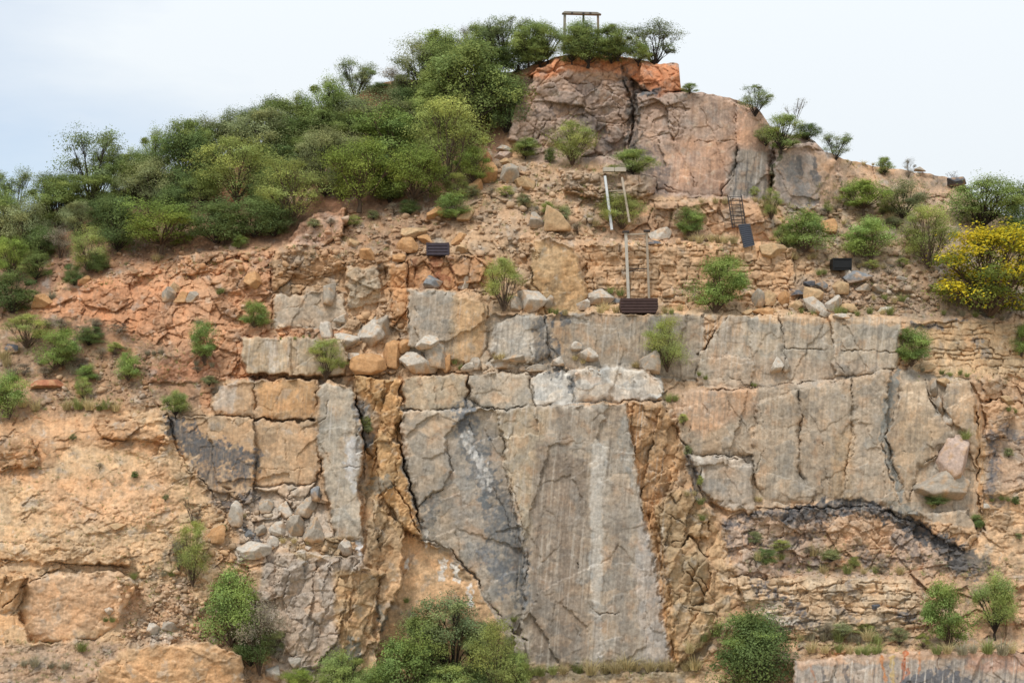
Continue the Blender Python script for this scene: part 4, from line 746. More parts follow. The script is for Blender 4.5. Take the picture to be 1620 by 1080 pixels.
BOULD = [ # x, y, w, h, colour, tilt, label
 (664,574,60,34,'w',0,'biggest pale grey boulder of the broken group on the ledge right of the orange blocks'),
 (690,556,38,50,'g',.3,'tall grey boulder leaning behind the biggest pale boulder on the middle ledge'),
 (676,541,38,22,'w',-.2,'flat-topped pale boulder on top of the grey group on the middle ledge'),
 (705,575,16,30,'o',0,'narrow orange rock against the right side of the pale boulder group'),
 (583,530,52,40,'w',-.6,'slanting white slab boulder under the column of orange rock'),
 (548,540,40,24,'w',.4,'white wedge boulder at the left of the slanting slab boulders'),
 (603,518,34,42,'g',-.3,'grey upright boulder right of the slanting white slab boulder'),
 (517,525,20,34,'w',-.5,'pale thin rock standing at the right end of the tan ledge'),
 (560,565,34,14,'w',.1,'small flat pale rock below the slanting white slab'),
 (583,576,56,34,'o',0,'big orange boulder overhanging the gap below the slanting slabs'),
 (622,560,34,44,'o',.3,'orange boulder leaning left of the large pale boulder'),
 (520,464,22,36,'g',.4,'grey pointed stone standing among orange rubble above the tan slab'),
 (685,446,30,24,'b',0,'blue grey boulder on the ledge under the rust-stained rock'),
 (733,449,18,26,'w',.1,'small pale upright rock right of the blue grey boulder'),
 (842,474,44,38,'w',-.5,'broad pale grey boulder right of the yellow-green shrub'),
 (820,482,26,24,'g',.2,'rounded grey rock at the left of the broad pale boulder by the shrub'),
 (866,478,18,24,'g',.2,'small grey rock wedged right of the broad pale boulder'),
 (949,470,48,26,'w',.1,'pale flat-topped boulder left of the leaning posts'),
 (921,482,24,18,'w',0,'small pale rock left of the flat-topped boulder by the posts'),
 (975,475,20,14,'b',0,'small blue grey rock between flat-topped boulder and the dark bin'),
 (850,348,25,28,'g',.1,'grey block beside the round tan boulder on the upper slope'),
 (882,346,42,42,'t',0,'round tan boulder on the upper slope'),
 (1044,372,38,20,'w',-.3,'pale wedge boulder right of the top of the lower posts'),
 (1036,383,24,10,'d',0,'dark flat rock under the pale wedge boulder'),
 (797,235,24,11,'w',0,'white flat rock at the top of the boulder pile below the big hilltop tree'),
 (796,246,28,14,'p',0,'pink rounded rock under the white flat rock'),
 (771,250,16,18,'r',0,'small red rock left of the pink rounded rock'),
 (800,256,20,12,'t',0,'small tan rock below the pink rounded rock'),
 (770,275,34,38,'o',.2,'split orange boulder at the head of the rocky slope'),
 (806,276,30,36,'g',0,'grey tan upright boulder right of the split orange boulder'),
 (830,290,34,20,'t',.3,'low tan boulder right of the grey upright boulder'),
 (748,296,34,26,'o',0,'orange boulder above the round bright bush'),
 (690,338,30,22,'o',0,'orange boulder left below the round bright bush'),
 (737,338,28,26,'t',0,'tan boulder right below the round bright bush'),
 (655,367,44,22,'t',-.5,'long pale tan boulder pointing up to the right above the small slatted bin'),
 (672,378,24,16,'o',0,'brown orange rock directly above the small slatted bin'),
 (645,388,34,26,'o',.2,'brown rounded boulder left of the small slatted bin'),
 (630,407,24,15,'o',0,'smooth orange rock below the brown rounded boulder'),
 (725,378,26,20,'o',0,'orange rock above and right of the small slatted bin'),
 (732,395,22,18,'t',0,'tan rock right of the small slatted bin'),
 (582,402,26,18,'o',.2,'orange rock on the rubble slope left of the bins'),
 (560,385,20,14,'t',0,'tan rock on the rubble slope right of the smooth dome'),
 (930,560,34,22,'w',.3,'white angular rock on the ledge right of the dark streak'),
 (912,548,18,16,'w',0,'small white rock above the white angular rock'),
 (883,571,20,15,'w',0,'small pale rock at the foot of the dark streak'),
 (1028,574,32,38,'g',-.2,'grey pointed boulder left of the sparse ledge tree'),
 (790,577,52,14,'w',0,'flat pale slab rock with gravel on the ledge'),
 (812,566,36,12,'g',.1,'flat grey rock above the flat pale slab rock'),
 (750,575,26,20,'g',0,'greenish grey rock at the left end of the flat slab rocks'),
 (850,582,42,12,'g',0,'low grey rock under the foot of the dark streak'),
 (1229,577,22,26,'w',0,'white block on the ledge in front of the right upper wall'),
 (1244,578,12,22,'g',0,'narrow grey rock right of the white block'),
 (1290,486,32,34,'w',-.3,'large white wedge boulder on the bench below the black bin'),
 (1318,482,28,32,'w',.3,'pale boulder right of the large white wedge boulder'),
 (1285,465,30,26,'t',-.2,'tan upright rock behind the large white wedge boulder'),
 (1200,472,20,30,'g',.1,'grey rounded rock right of the large round ledge bush'),
 (1218,472,22,24,'t',0,'pale squarish rock beside the grey rounded rock'),
 (1240,472,20,24,'o',0,'brownish rock behind dry orange grass'),
 (1208,493,36,13,'o',0,'low tan slab rock at the bench edge right of the large round bush'),
 (1182,494,18,12,'t',0,'small tan rock at the bench edge'),
 (1341,488,26,16,'t',0,'squat tan rock at the bench edge right of the white boulders'),
 (1330,500,26,8,'w',0,'thin flat pale rock on the brink of the upper wall'),
 (1355,438,44,20,'b',-.1,'long blue grey boulder under the black bin'),
 (1342,434,14,20,'w',0,'pale chip of rock under the black bin'),
 (1280,450,18,12,'d',0,'small dark blue rock behind the tan upright rock'),
 (1299,452,22,12,'b',0,'small blue grey rock left of the long blue grey boulder'),
 (1330,455,26,22,'t',0,'tan rock under the long blue grey boulder'),
 (1365,455,26,14,'g',0,'grey rock on the slope right of the bench boulders'),
 (1393,458,30,18,'g',0,'flat grey slab on the slope below the round green bush'),
 (1260,463,24,12,'d',0,'dark rock lying behind the brownish rock'),
 (1425,441,18,10,'g',0,'small grey rock on the bare slope left of the yellow tree'),
 (1400,490,26,10,'w',0,'small pale flat rock on the bench near its right end'),
 (399,871,62,30,'w',-.35,'long pale tilted boulder above the bright green tree at lower left'),
 (432,858,20,22,'w',.2,'pale rock at the upper end of the long tilted boulder'),
 (374,812,24,40,'w',.1,'upright white block in front of the dark stained rock'),
 (342,844,32,28,'o',0,'orange tan boulder left of the upright white block'),
 (280,873,16,12,'o',0,'small orange stone beside the sparse lower left shrub'),
 (485,800,30,34,'g',.4,'grey boulder jammed in the corner left of the pale rock column'),
 (468,830,30,34,'g',.5,'lower grey boulder jammed in the corner beside the pale rock column'),
 (500,780,16,24,'b',.2,'small dark grey boulder at the top of the corner fill'),
 (545,865,26,26,'w',0,'white block on the gravel step beside the fold'),
 (487,866,16,8,'w',0,'flat white stone at the left of the gravel step'),
 (1477,612,14,30,'g',.35,'grey stone wedged at the top of the diagonal crack'),
 (1488,641,18,30,'g',.3,'grey stone wedged in the middle of the diagonal crack'),
 (1499,661,15,22,'w',.2,'white-faced stone wedged at the bottom of the diagonal crack'),
 (1492,605,22,14,'t',0,'tan rock at the top of the diagonal crack'),
 (1507,722,62,74,'p',.15,'big pink boulder at the foot of the diagonal crack'),
 (1488,765,86,44,'g',.15,'broad grey boulder under the big pink boulder'),
 (1560,800,10,8,'w',0,'small white stone on the ledge at the right edge'),
 (1594,633,26,14,'t',.4,'curved tan boulder below the right block wall'),
 (1465,582,30,12,'t',0,'tan slab rock at the foot of the bush by the right block wall'),
 (1385,960,14,10,'d',0,'small dark stone on the cracked block ledge'),
 (432,1064,24,22,'w',.1,'pale block at the bottom beside the yellow-green shrub'),
 (467,1046,20,18,'w',-.4,'sharp grey-white stone left of the bottom trees'),
 (240,996,30,24,'w',-.3,'whitish rock between the two smooth orange domes'),
 (270,990,26,22,'g',0,'grey-white rock right of the whitish rock between the domes'),
 (172,966,16,16,'w',0,'whitish stone on the right flank of the smooth dome'),
 (187,832,24,10,'t',0,'small tan stone on the lower left face'),
 (135,443,16,16,'o',.3,'orange block under the small feathery tree at left'),
 (128,447,12,12,'r',0,'small red block under the small feathery tree at left'),
 (68,476,36,22,'o',0,'orange boulder at the left edge of the red slope'),
 (278,455,22,18,'t',0,'tan rounded block on the red slope'),
 (288,470,26,18,'o',0,'orange rounded block under the tan rounded block'),
 (268,466,22,24,'g',0,'greyish block left of the orange rounded block'),
 (395,404,16,10,'t',0,'upper flat stone of the small stack on the red slope'),
 (378,415,14,10,'t',0,'lower flat stone of the small stack on the red slope'),
 (306,470,24,18,'g',0,'dark grey brown block on the red slope'),
 (400,443,30,28,'o',.2,'ochre boulder left of the tall tan rock'),
 (75,607,58,14,'r',0,'long flat red rock on the grassy slope'),
 (20,551,24,14,'d',0,'dark rock between dry shrubs at the left edge'),
 (1455,268,20,8,'g',0,'small grey rock on the right skyline'),
 (1512,288,30,14,'d',0,'dark cracked rock at the right end of the skyline'),
 (1272,213,22,8,'w',0,'pale slab on the skyline beside the crevice tree'),
 (450,805,30,26,'w',.3,'pale broken block in the upper middle of the corner jumble'),
 (422,800,24,22,'g',-.2,'grey block at the top left of the corner jumble'), (440,836,28,24,'w',-.1,'pale broken block low in the middle of the corner jumble'),
 (500,838,34,40,'g',.5,'large slanting grey block against the pale rock column'), (412,838,20,18,'g',0,'small grey block above the long pale tilted boulder'),
 (395,845,16,14,'b',0,'small blue grey stone left above the long tilted boulder'), (540,505,22,20,'w',.2,'small pale rock above the slanting white slab'), (640,548,22,22,'o',0,'small orange rock left of the tall grey boulder'),
 (740,580,22,16,'w',.1,'small pale rock between the pale group and the flat slab rocks'), (1258,484,24,18,'t',0,'tan rock left of the large white wedge boulder'), (1305,498,18,10,'g',0,'small flat grey rock between the pale boulders'),
 (1222,398,46,24,'t',.2,'tan block on the bench under the two dark bushes'),
 (1312,358,26,28,'o',.1,'orange boulder between the two round bushes on the right slope'),
]
def mat_boulder():
    m = ROCK.copy(); m.name = 'boulder_stone'; t = m.node_tree
    return m
BM = mat_boulder()
for i, (px, py, wp, hp, c, tilt, lab) in enumerate(BOULD):
    r = np.random.default_rng(100+i)
    if wp > 60: r = np.random.default_rng(900+3*i)
    p, f = rock_shape(ICO4 if wp > 20 else ICO3, r, 30 if wp > 45 else 15 if wp > 26 else 12, .05)
    yb = gy(px, min(py+hp*.30, 1290)); 
    s = (yb-CAMY)/F; hw, hh = wp*s/2, hp*s/2; hd = (hw*hh)**.5*1.05
    q = p*np.array([hw*1.04, hd, hh*1.04])
    ca, sa = math.cos(-tilt*.6), math.sin(-tilt*.6); q = np.stack([q[:,0]*ca-q[:,2]*sa, q[:,1], q[:,0]*sa+q[:,2]*ca], -1)
    # facets turned a little about the upright
    cen = P3(px, py, yb-hd*(.12 if wp < 60 else -.15))
    base = srgb(BC[c])*.84
    nn = fbm(q[:,0]*1.6+i, q[:,2]*1.6+q[:,1], 82, 4); n3_ = fbm(q[:,0]*5+i, q[:,2]*5+q[:,1]*3, 83, 3)
    cl = base[None, :]*(1+.25*nn+.22*n3_)[:, None]
    k = np.clip(sstep(nn, .0, .35)*.6+sstep(-q[:, 2]/hh, .3, .95)*.5, 0, .9)[:, None]; cl = cl*(1-k)+srgb((186,150,112))[None, :]*.9*k
    o = link('boulder', new_mesh('boulder', q, f, BM, np.clip(cl, .02, .8))); o.location = cen
    tag(o, lab, 'boulder', 'loose boulders on the ledges and slopes')

# ------------------------------------------------------------------ scattered small stones and weeds (nobody could count them)
def scatter(polys, n, r):
    out = []
    areas = np.array([(max(p[0] for p in P)-min(p[0] for p in P))*(max(p[1] for p in P)-min(p[1] for p in P)) for P in polys], float)
    for P, a in zip(polys, areas/areas.sum()*n):
        P_ = np.array(P, float); k = int(a)
        xs = r.uniform(P_[:,0].min(), P_[:,0].max(), k); ys = r.uniform(P_[:,1].min(), P_[:,1].max(), k)
        m = inpoly(P, xs, ys); out += list(zip(xs[m], ys[m]))
    return out
SCREE = [[(1330,430),(1500,400),(1480,500),(1260,497),(1250,470)], [(760,250),(960,262),(990,360),(930,380),(760,370),(700,345)], [(540,330),(720,330),(680,400),(560,420),(440,440),(440,400)],
         [(80,400),(300,390),(430,390),(430,420),(300,430),(60,470)], [(435,515),(545,515),(545,532),(435,532)], [(455,855),(560,848),(565,878),(470,880)], [(190,880),(330,900),(330,1010),(180,1010)],
         [(90,560),(240,560),(240,640),(60,650)], [(760,570),(880,575),(1050,600),(1040,592),(745,590)], [(1180,480),(1430,480),(1430,500),(1180,500)], [(930,378),(1130,376),(1160,388),(930,390)], [(1240,330),(1500,300),(1480,400),(1260,430)], [(640,395),(840,370),(860,410),(650,410)], [(610,470),(640,520),(560,545),(520,520)], [(370,790),(500,800),(450,860),(380,860)], [(1180,905),(1420,905),(1420,916),(1180,916)], [(300,790),(400,780),(380,900),(300,900)]]
r = np.random.default_rng(4); vs, fs, cs = [], [], []; nb = 0
tints = [(178,150,120),(150,130,112),(190,166,138),(166,128,96),(140,120,104),(196,186,172),(182,140,100)]
def cc_at(px, py):
    c_ = int(np.argmin(abs(cols-px))); return CC[rowof(c_, py), c_]
for x, y in scatter(SCREE, 5600, r):
    yb = gy(x, y); s = (yb-CAMY)/F; sz = (1.2+r.exponential(1.5))*s; sz = min(sz, 8*s)
    p, f = rock_shape(ICO1, r, 8, 0)
    p = rotz(p*np.array([sz, sz*.8, sz*r.uniform(.45, .8)]), r.uniform(0, 6.3)); c0 = P3(x, y, yb-sz*.35)
    vs.append(p+np.array(c0)); fs.append(f+nb); nb += len(p); cs.append(np.repeat(((srgb(tints[r.integers(len(tints))])*.3+cc_at(x, y)*.7)*r.uniform(.75, 1.12))[None], len(p), 0))
tag(link('scree', new_mesh('scree', np.concatenate(vs), np.concatenate(fs), ROCK, np.concatenate(cs))), 'small loose stones scattered over the slopes and benches', 'stones', kind='stuff')

# ------------------------------------------------------------------ steel and timber left over from the quarry
class MB:
    def __init__(s): s.v = []; s.f = []
    def box(s, a, b, wid, dep, up=None, taper=1.):
        """bar from a to b; wid across the view, dep away from it"""
        a, b = Vector(a), Vector(b); d = (b-a).normalized()
        side = d.cross(Vector((0, 1, 0)))
        if side.length < .2: side = Vector((1, 0, 0))
        side.normalize(); fw = side.cross(d).normalized(); n = len(s.v); e = min(wid, dep)*.12
        for P, k in ((a, 1.), (b, taper)):
            for sx, sy in ((-1,-1),(1,-1),(1,1),(-1,1)):
                for t in (0, 1):
                    q = (sx*(wid/2-(e if t == (sx*sy > 0) else 0))*k, sy*(dep/2-(0 if t == (sx*sy > 0) else e))*k)
                    s.v.append(tuple(P+side*q[0]+fw*q[1]))
        for k in range(8): s.f.append((n+k, n+(k+1) % 8, n+8+(k+1) % 8, n+8+k))
        s.f.append(tuple(n+7-k for k in range(8))); s.f.append(tuple(n+8+k for k in range(8)))
        return s
    def tube(s, pts, rad, seg=6):
        n0 = len(s.v); pts = [Vector(p) for p in pts]
        for i, p in enumerate(pts):
            d = (pts[min(i+1, len(pts)-1)]-pts[max(i-1, 0)]).normalized()
            x = d.cross(Vector((0, 1, .01))).normalized(); y = d.cross(x)
            rr = rad[i] if isinstance(rad, (list, tuple)) else rad
            for k in range(seg):
                a = 2*math.pi*k/seg; s.v.append(tuple(p+x*math.cos(a)*rr+y*math.sin(a)*rr))
        for i in range(len(pts)-1):
            for k in range(seg):
                a = n0+i*seg+k; b = n0+i*seg+(k+1) % seg; s.f.append((a, b, b+seg, a+seg))
        s.f.append(tuple(range(n0+seg-1, n0-1, -1))); s.f.append(tuple(range(len(s.v)-seg, len(s.v))))
        return s
    def prism(s, pts, y0, y1, bow=0.):
        """outline in x,z extruded from y0 to y1"""
        n = len(s.v); k = len(pts)
        for y in (y0, y1):
            for x, z in pts: s.v.append((x, y, z))
        s.f.append(tuple(range(n, n+k))); s.f.append(tuple(range(n+2*k-1, n+k-1, -1)))
        for i in range(k): j = (i+1) % k; s.f.append((n+j, n+i, n+k+i, n+k+j))
        return s
    def build(s, name, mat, parent=None, loc=None):
        me = bpy.data.meshes.new(name)
        off = Vector(loc) if loc is not None else Vector((0, 0, 0))
        me.from_pydata([tuple(Vector(p)-off) for p in s.v], [], s.f); me.update(); me.materials.append(mat)
        o = link(name, me, parent)
        if loc is not None and parent is None: o.location = off
        return o
WOODG = mat_plain('weathered_timber', (132,126,116), .85, 0, .25, 5); WOODB = mat_plain('brown_timber', (132,116,102), .85, 0, .3, 5)
GALV = mat_plain('galvanised_steel', (176,178,178), .55, .3, .15, 4); POSTW = mat_plain('pale_post', (182,178,168), .8, 0, .2, 3); POSTT = mat_plain('tan_post', (158,146,130), .85, 0, .2, 3)
DSTEEL = mat_plain('dark_steel', (62,58,58), .6, .4, .3, 6); RUSTB = mat_plain('brown_painted_steel', (74,58,56), .65, .2, .35, 3); PURP = mat_plain('faded_dark_steel', (70,64,72), .65, .2, .3, 3); BLACK = mat_plain('black_steel', (34,36,38), .5, .3, .3, 4)
CONC = mat_plain('concrete', (176,168,154), .9, 0, .2, 3); BSTEEL = mat_plain('blue_grey_grating', (82,86,96), .55, .4, .25, 20)

def rel(o, p): return Vector(p)-o.location
# timber portal on the summit
yb = gy(905, 86)+.4
g0 = P3(893, 84, yb); top = empty('timber_frame', g0, 'weathered timber portal with a hanging hook standing on the summit rock', 'frame')
MB().box(rel(top, P3(892.5, 86, yb)), rel(top, P3(893.5, 22, yb)), .25, .24).build('post', WOODG, top)
MB().box(rel(top, P3(947, 92, yb)), rel(top, P3(946, 24, yb)), .21, .20).build('post', WOODB, top)
b = MB(); b.prism([tuple((rel(top, P3(x, y, yb)).x, rel(top, P3(x, y, yb)).z) for _ in (0,))[0] for x, y in ((889,22.3),(893,19.4),(945,20.8),(951,23.8),(945,24.0),(893,22.7))][::-1], -.28, .28).build('crossbeam', WOODG, top)
for x in (905, 923, 934): MB().box(rel(top, P3(x-1.5, 21.2, yb-.3)), rel(top, P3(x+1.5, 21.2, yb-.3)), .16, .06).build('bracket', DSTEEL, top)
h = MB(); h.tube([rel(top, P3(923, y, yb)) for y in (22, 26, 30, 34, 38, 46)], [.06,.11,.07,.10,.06,.05]); h.box(rel(top, P3(923, 29, yb)), rel(top, P3(923, 33, yb)), .22, .16)
h.build('hook', DSTEEL, top)

# two pairs of leaning hoist guide posts
def guide(lab, cat, posts, bars, caps, base):
    o = empty('guide_frame', base, lab, cat, 'guide frames of the old hoist')
    for (x0, y0, x1, y1, w_, m, Y0, Y1) in posts:
        MB().box(rel(o, P3(x0, y0, Y0)), rel(o, P3(x1, y1, Y1)), w_*(Y0-CAMY)/F, w_*.9*(Y0-CAMY)/F).build('post', m, o)
    for (x0, y0, x1, y1, t, m, Yy) in bars:
        MB().box(rel(o, P3(x0, y0, Yy)), rel(o, P3(x1, y1, Yy)), t*(Yy-CAMY)/F, t*.8*(Yy-CAMY)/F).build('crossbar', m, o)
    for (x, y, w_, Yy) in caps:
        MB().box(rel(o, P3(x-w_/2, y, Yy)), rel(o, P3(x+w_/2, y, Yy)), 3.2*(Yy-CAMY)/F, w_*.9*(Yy-CAMY)/F).build('cap', DSTEEL, o)
    return o
ya = gy(968, 362)-1.6; yc = min(gy(957, 285), gy(984, 290), ya+2.5)-.9
guide('upper pair of leaning pale posts with a short crossbar, above the block wall', 'frame',
      [(968,364,957,279,4.2,GALV,ya,yc), (996,352,984,281,3.4,POSTT,ya,yc)], [(961,302.5,986,301.5,2.0,POSTT,yc+.3), (962,307,986,306.5,1.3,DSTEEL,yc+.3)], [], P3(968, 364, ya))
yl = gy(1010, 470)-.45; yt = min(gy(990, 395), yl+1.6)-.35
for xx in (992, 1024):
    for vv in range(370, 476, 6):
        need = gy(xx, vv)-.1; t_ = (476-vv)/108.
        cur = yl+(yt-yl)*t_
        if cur > need: yt = min(yt, yl+(need-yl)/max(t_, .15))
guide('lower pair of tall posts rising from behind the dark slatted bin', 'frame',
      [(994.5,477,990,368,4.6,POSTW,yl,yt), (1027,477,1023,368,3.6,POSTT,yl,yt)], [(992,371,1022,370,2.4,DSTEEL if False else POSTT,yt-.05), (992.5,424.5,1025,425.5,1.4,DSTEEL,(yl+yt)/2), (992.5,428.5,1025,429,1.1,DSTEEL,(yl+yt)/2)],
      [(990,367,10,yt), (1023.5,365.5,10,yt)], P3(994, 477, yl))
# slatted bins
def bin_(px0, px1, py0, py1, slats, mat, lab, inset=4, depth=1.1, yy=None, ribs=False):
    y_ = (gy((px0+px1)/2, py1-1) if yy is None else yy)
    s_ = (y_-CAMY)/F; base = P3((px0+px1)/2, py1, y_-depth*.6)
    o = empty('metal_bin', base, lab, 'metal bin', 'metal bins left on the benches')
    W, Hh = (px1-px0)*s_, (py1-py0)*s_; ins = inset*s_
    b = MB(); b.prism([(-W/2+ins, 0), (W/2-ins, 0), (W/2, Hh*.45), (W/2-ins*.5, Hh), (-W/2+ins*.5, Hh), (-W/2, Hh*.45)], -depth/2, depth/2).build('body', mat, o)
    for k in range(slats):
        z = Hh*(k+.5)/slats; half = W/2-ins*(.9 if z < Hh*.25 else .25)
        MB().box((-half, -depth/2-.03, z), (half, -depth/2-.03, z), Hh/slats*.62, .07).build('slat', mat, o)
    MB().box((-W/2+ins*.3, -depth/2-.02, Hh-.02), (W/2-ins*.3, -depth/2-.02, Hh-.02), .09, .12).build('rim', mat, o)
    if ribs:
        for x in (-W*.46, W*.46): MB().box((x, -depth/2-.05, 0), (x, -depth/2-.05, Hh*1.05), .1, .08).build('corner_post', mat, o)
    return o
bin_(980, 1040, 473.5, 496, 5, RUSTB, 'long dark brown slatted bin at the foot of the tall posts', 3.5, 1.3, yy=gy(1010, 494)-.15)
bin_(675, 711, 386, 405, 4, PURP, 'small dark slatted bin above the rust-stained rock', .5, 1.0, ribs=True)
bin_(1315, 1345, 410, 428, 1, BLACK, 'black metal bin on the bench above the blue grey boulder', .5, 1.0, ribs=True)
# steel ladder and the grating plate below it
yl1 = min(gy(x_, y_) for x_ in (1157, 1163, 1170, 1179) for y_ in (345, 352, 359))-.25
yl2 = yl1+1.6
for y_ in range(312, 345, 4):
    for x_ in (1152, 1158, 1166, 1174):
        t_ = (361-y_)/50.; nd = gy(x_, y_)-.2
        if yl1+(yl2-yl1)*t_ > nd: yl2 = yl1+(nd-yl1)/t_
lad = empty('ladder', P3(1168, 360, yl1), 'narrow dark steel ladder on the rock step below the summit cliff', 'ladder')
print('ladder', yl1, yl2)
def LP(x, t): return rel(lad, P3(x[0]+(x[1]-x[0])*t, (361-50*t), yl1+(yl2-yl1)*t))
for xs in ((1159,1151.5),(1180,1173)):
    MB().tube([LP(xs, 0), LP(xs, .5), LP(xs, 1.04)], .045).build('rail', DSTEEL, lad)
for k in range(9):
    t = .04+k*.118; MB().tube([LP((1159,1151.5), t), LP((1180,1173), t)], .032).build('rung', DSTEEL, lad)
MB().tube([LP((1163,1155.5), 0), LP((1163,1155.5), 1.0)], .025).tube([LP((1176,1169), 0), LP((1176,1169), .95)], .025).build('side_bar', DSTEEL, lad)
gr = empty('stair_grating', P3(1176, 390, gy(1178, 386)-.3), 'blue grey steel grating slanting down from the foot of the ladder', 'grating')
ga = [rel(gr, P3(x, y, gy(min(max(x, 1165), 1188), y)-.35)) for x, y in ((1161,362),(1178,361),(1192,388),(1177,391))]
yv = min(p.y for p in ga)
ga = [Vector((p.x, yv+.9*(i < 2), p.z)) for i, p in enumerate(ga)]
for t0 in np.linspace(0, 1, 12): MB().box(ga[0].lerp(ga[3], t0), ga[1].lerp(ga[2], t0), .10, .06).build('tread_bar', BSTEEL, gr)
m_ = MB(); n_v = len(m_.v); m_.v = [tuple(p+Vector((0, .07, 0))) for p in ga]+[tuple(p+Vector((0, .13, 0))) for p in ga]; m_.f = [(0,1,2,3),(7,6,5,4),(0,4,5,1),(1,5,6,2),(2,6,7,3),(3,7,4,0)]; m_.build('panel', BSTEEL, gr)
for a_, b_ in ((0,3),(1,2)): MB().tube([ga[a_], ga[b_]], .05).build('side_rail', DSTEEL, gr)
# concrete blocks above the upper posts
for x0, x1, lab in ((954,971,'left pale concrete block above the upper leaning posts'), (972,990,'right pale concrete block above the upper leaning posts')):
    yk = min(gy(x_, y_) for x_ in (956, 972, 988) for y_ in (266, 270, 274, 278))-.15; s_ = (yk-CAMY)/F; c0 = P3((x0+x1)/2, 272, yk); Wd, Hh = (x1-x0)*s_, 6.5*s_; e = .04
    b = MB().prism([(-Wd/2+e,0),(Wd/2-e,0),(Wd/2,e),(Wd/2,Hh-e),(Wd/2-e,Hh),(-Wd/2+e,Hh),(-Wd/2,Hh-e),(-Wd/2,e)], -.3, .3)
    o = b.build('concrete_block', CONC); o.location = c0; tag(o, lab, 'concrete block', 'concrete blocks above the posts')

# ------------------------------------------------------------------ vegetation
def leaves(cent, nrm, size, r, asp=.5):
    n = len(cent); t = r.normal(size=(n, 3)); nrm = nrm/np.maximum(np.linalg.norm(nrm, axis=1)[:, None], 1e-6)
    t -= (t*nrm).sum(1)[:, None]*nrm; t /= np.linalg.norm(t, axis=1)[:, None]; b = np.cross(nrm, t)
    L = size[:, None]*t*.5; B = size[:, None]*asp*b*.5
    v = np.stack([cent-L, cent+B-L*.1, cent+L, cent-B-L*.1], 1).reshape(-1, 3)
    return v, np.arange(n*4).reshape(-1, 4)
SHAPES = { # lobes, lobe radius, leaves, leaf size, lowest lobe z, spread, flatness
 'A': (24,.155,17000,.025,.16,.9,1.), 'B': (24,.155,17000,.025,.06,.9,1.), 'C': (20,.19,15000,.029,0,.9,1.), 'D': (26,.155,16000,.023,.08,.9,1.),
 'E': (22,.13,9600,.026,.16,.95,1.), 'F': (26,.145,14000,.026,.08,.95,1.), 'G': (20,.19,13000,.031,0,.85,1.), 'Y': (34,.135,22000,.025,0,.95,1.), 'S': (10,.2,3400,.030,.05,.9,1.), 'N': (9,.12,140,.03,.4,.95,1.)}
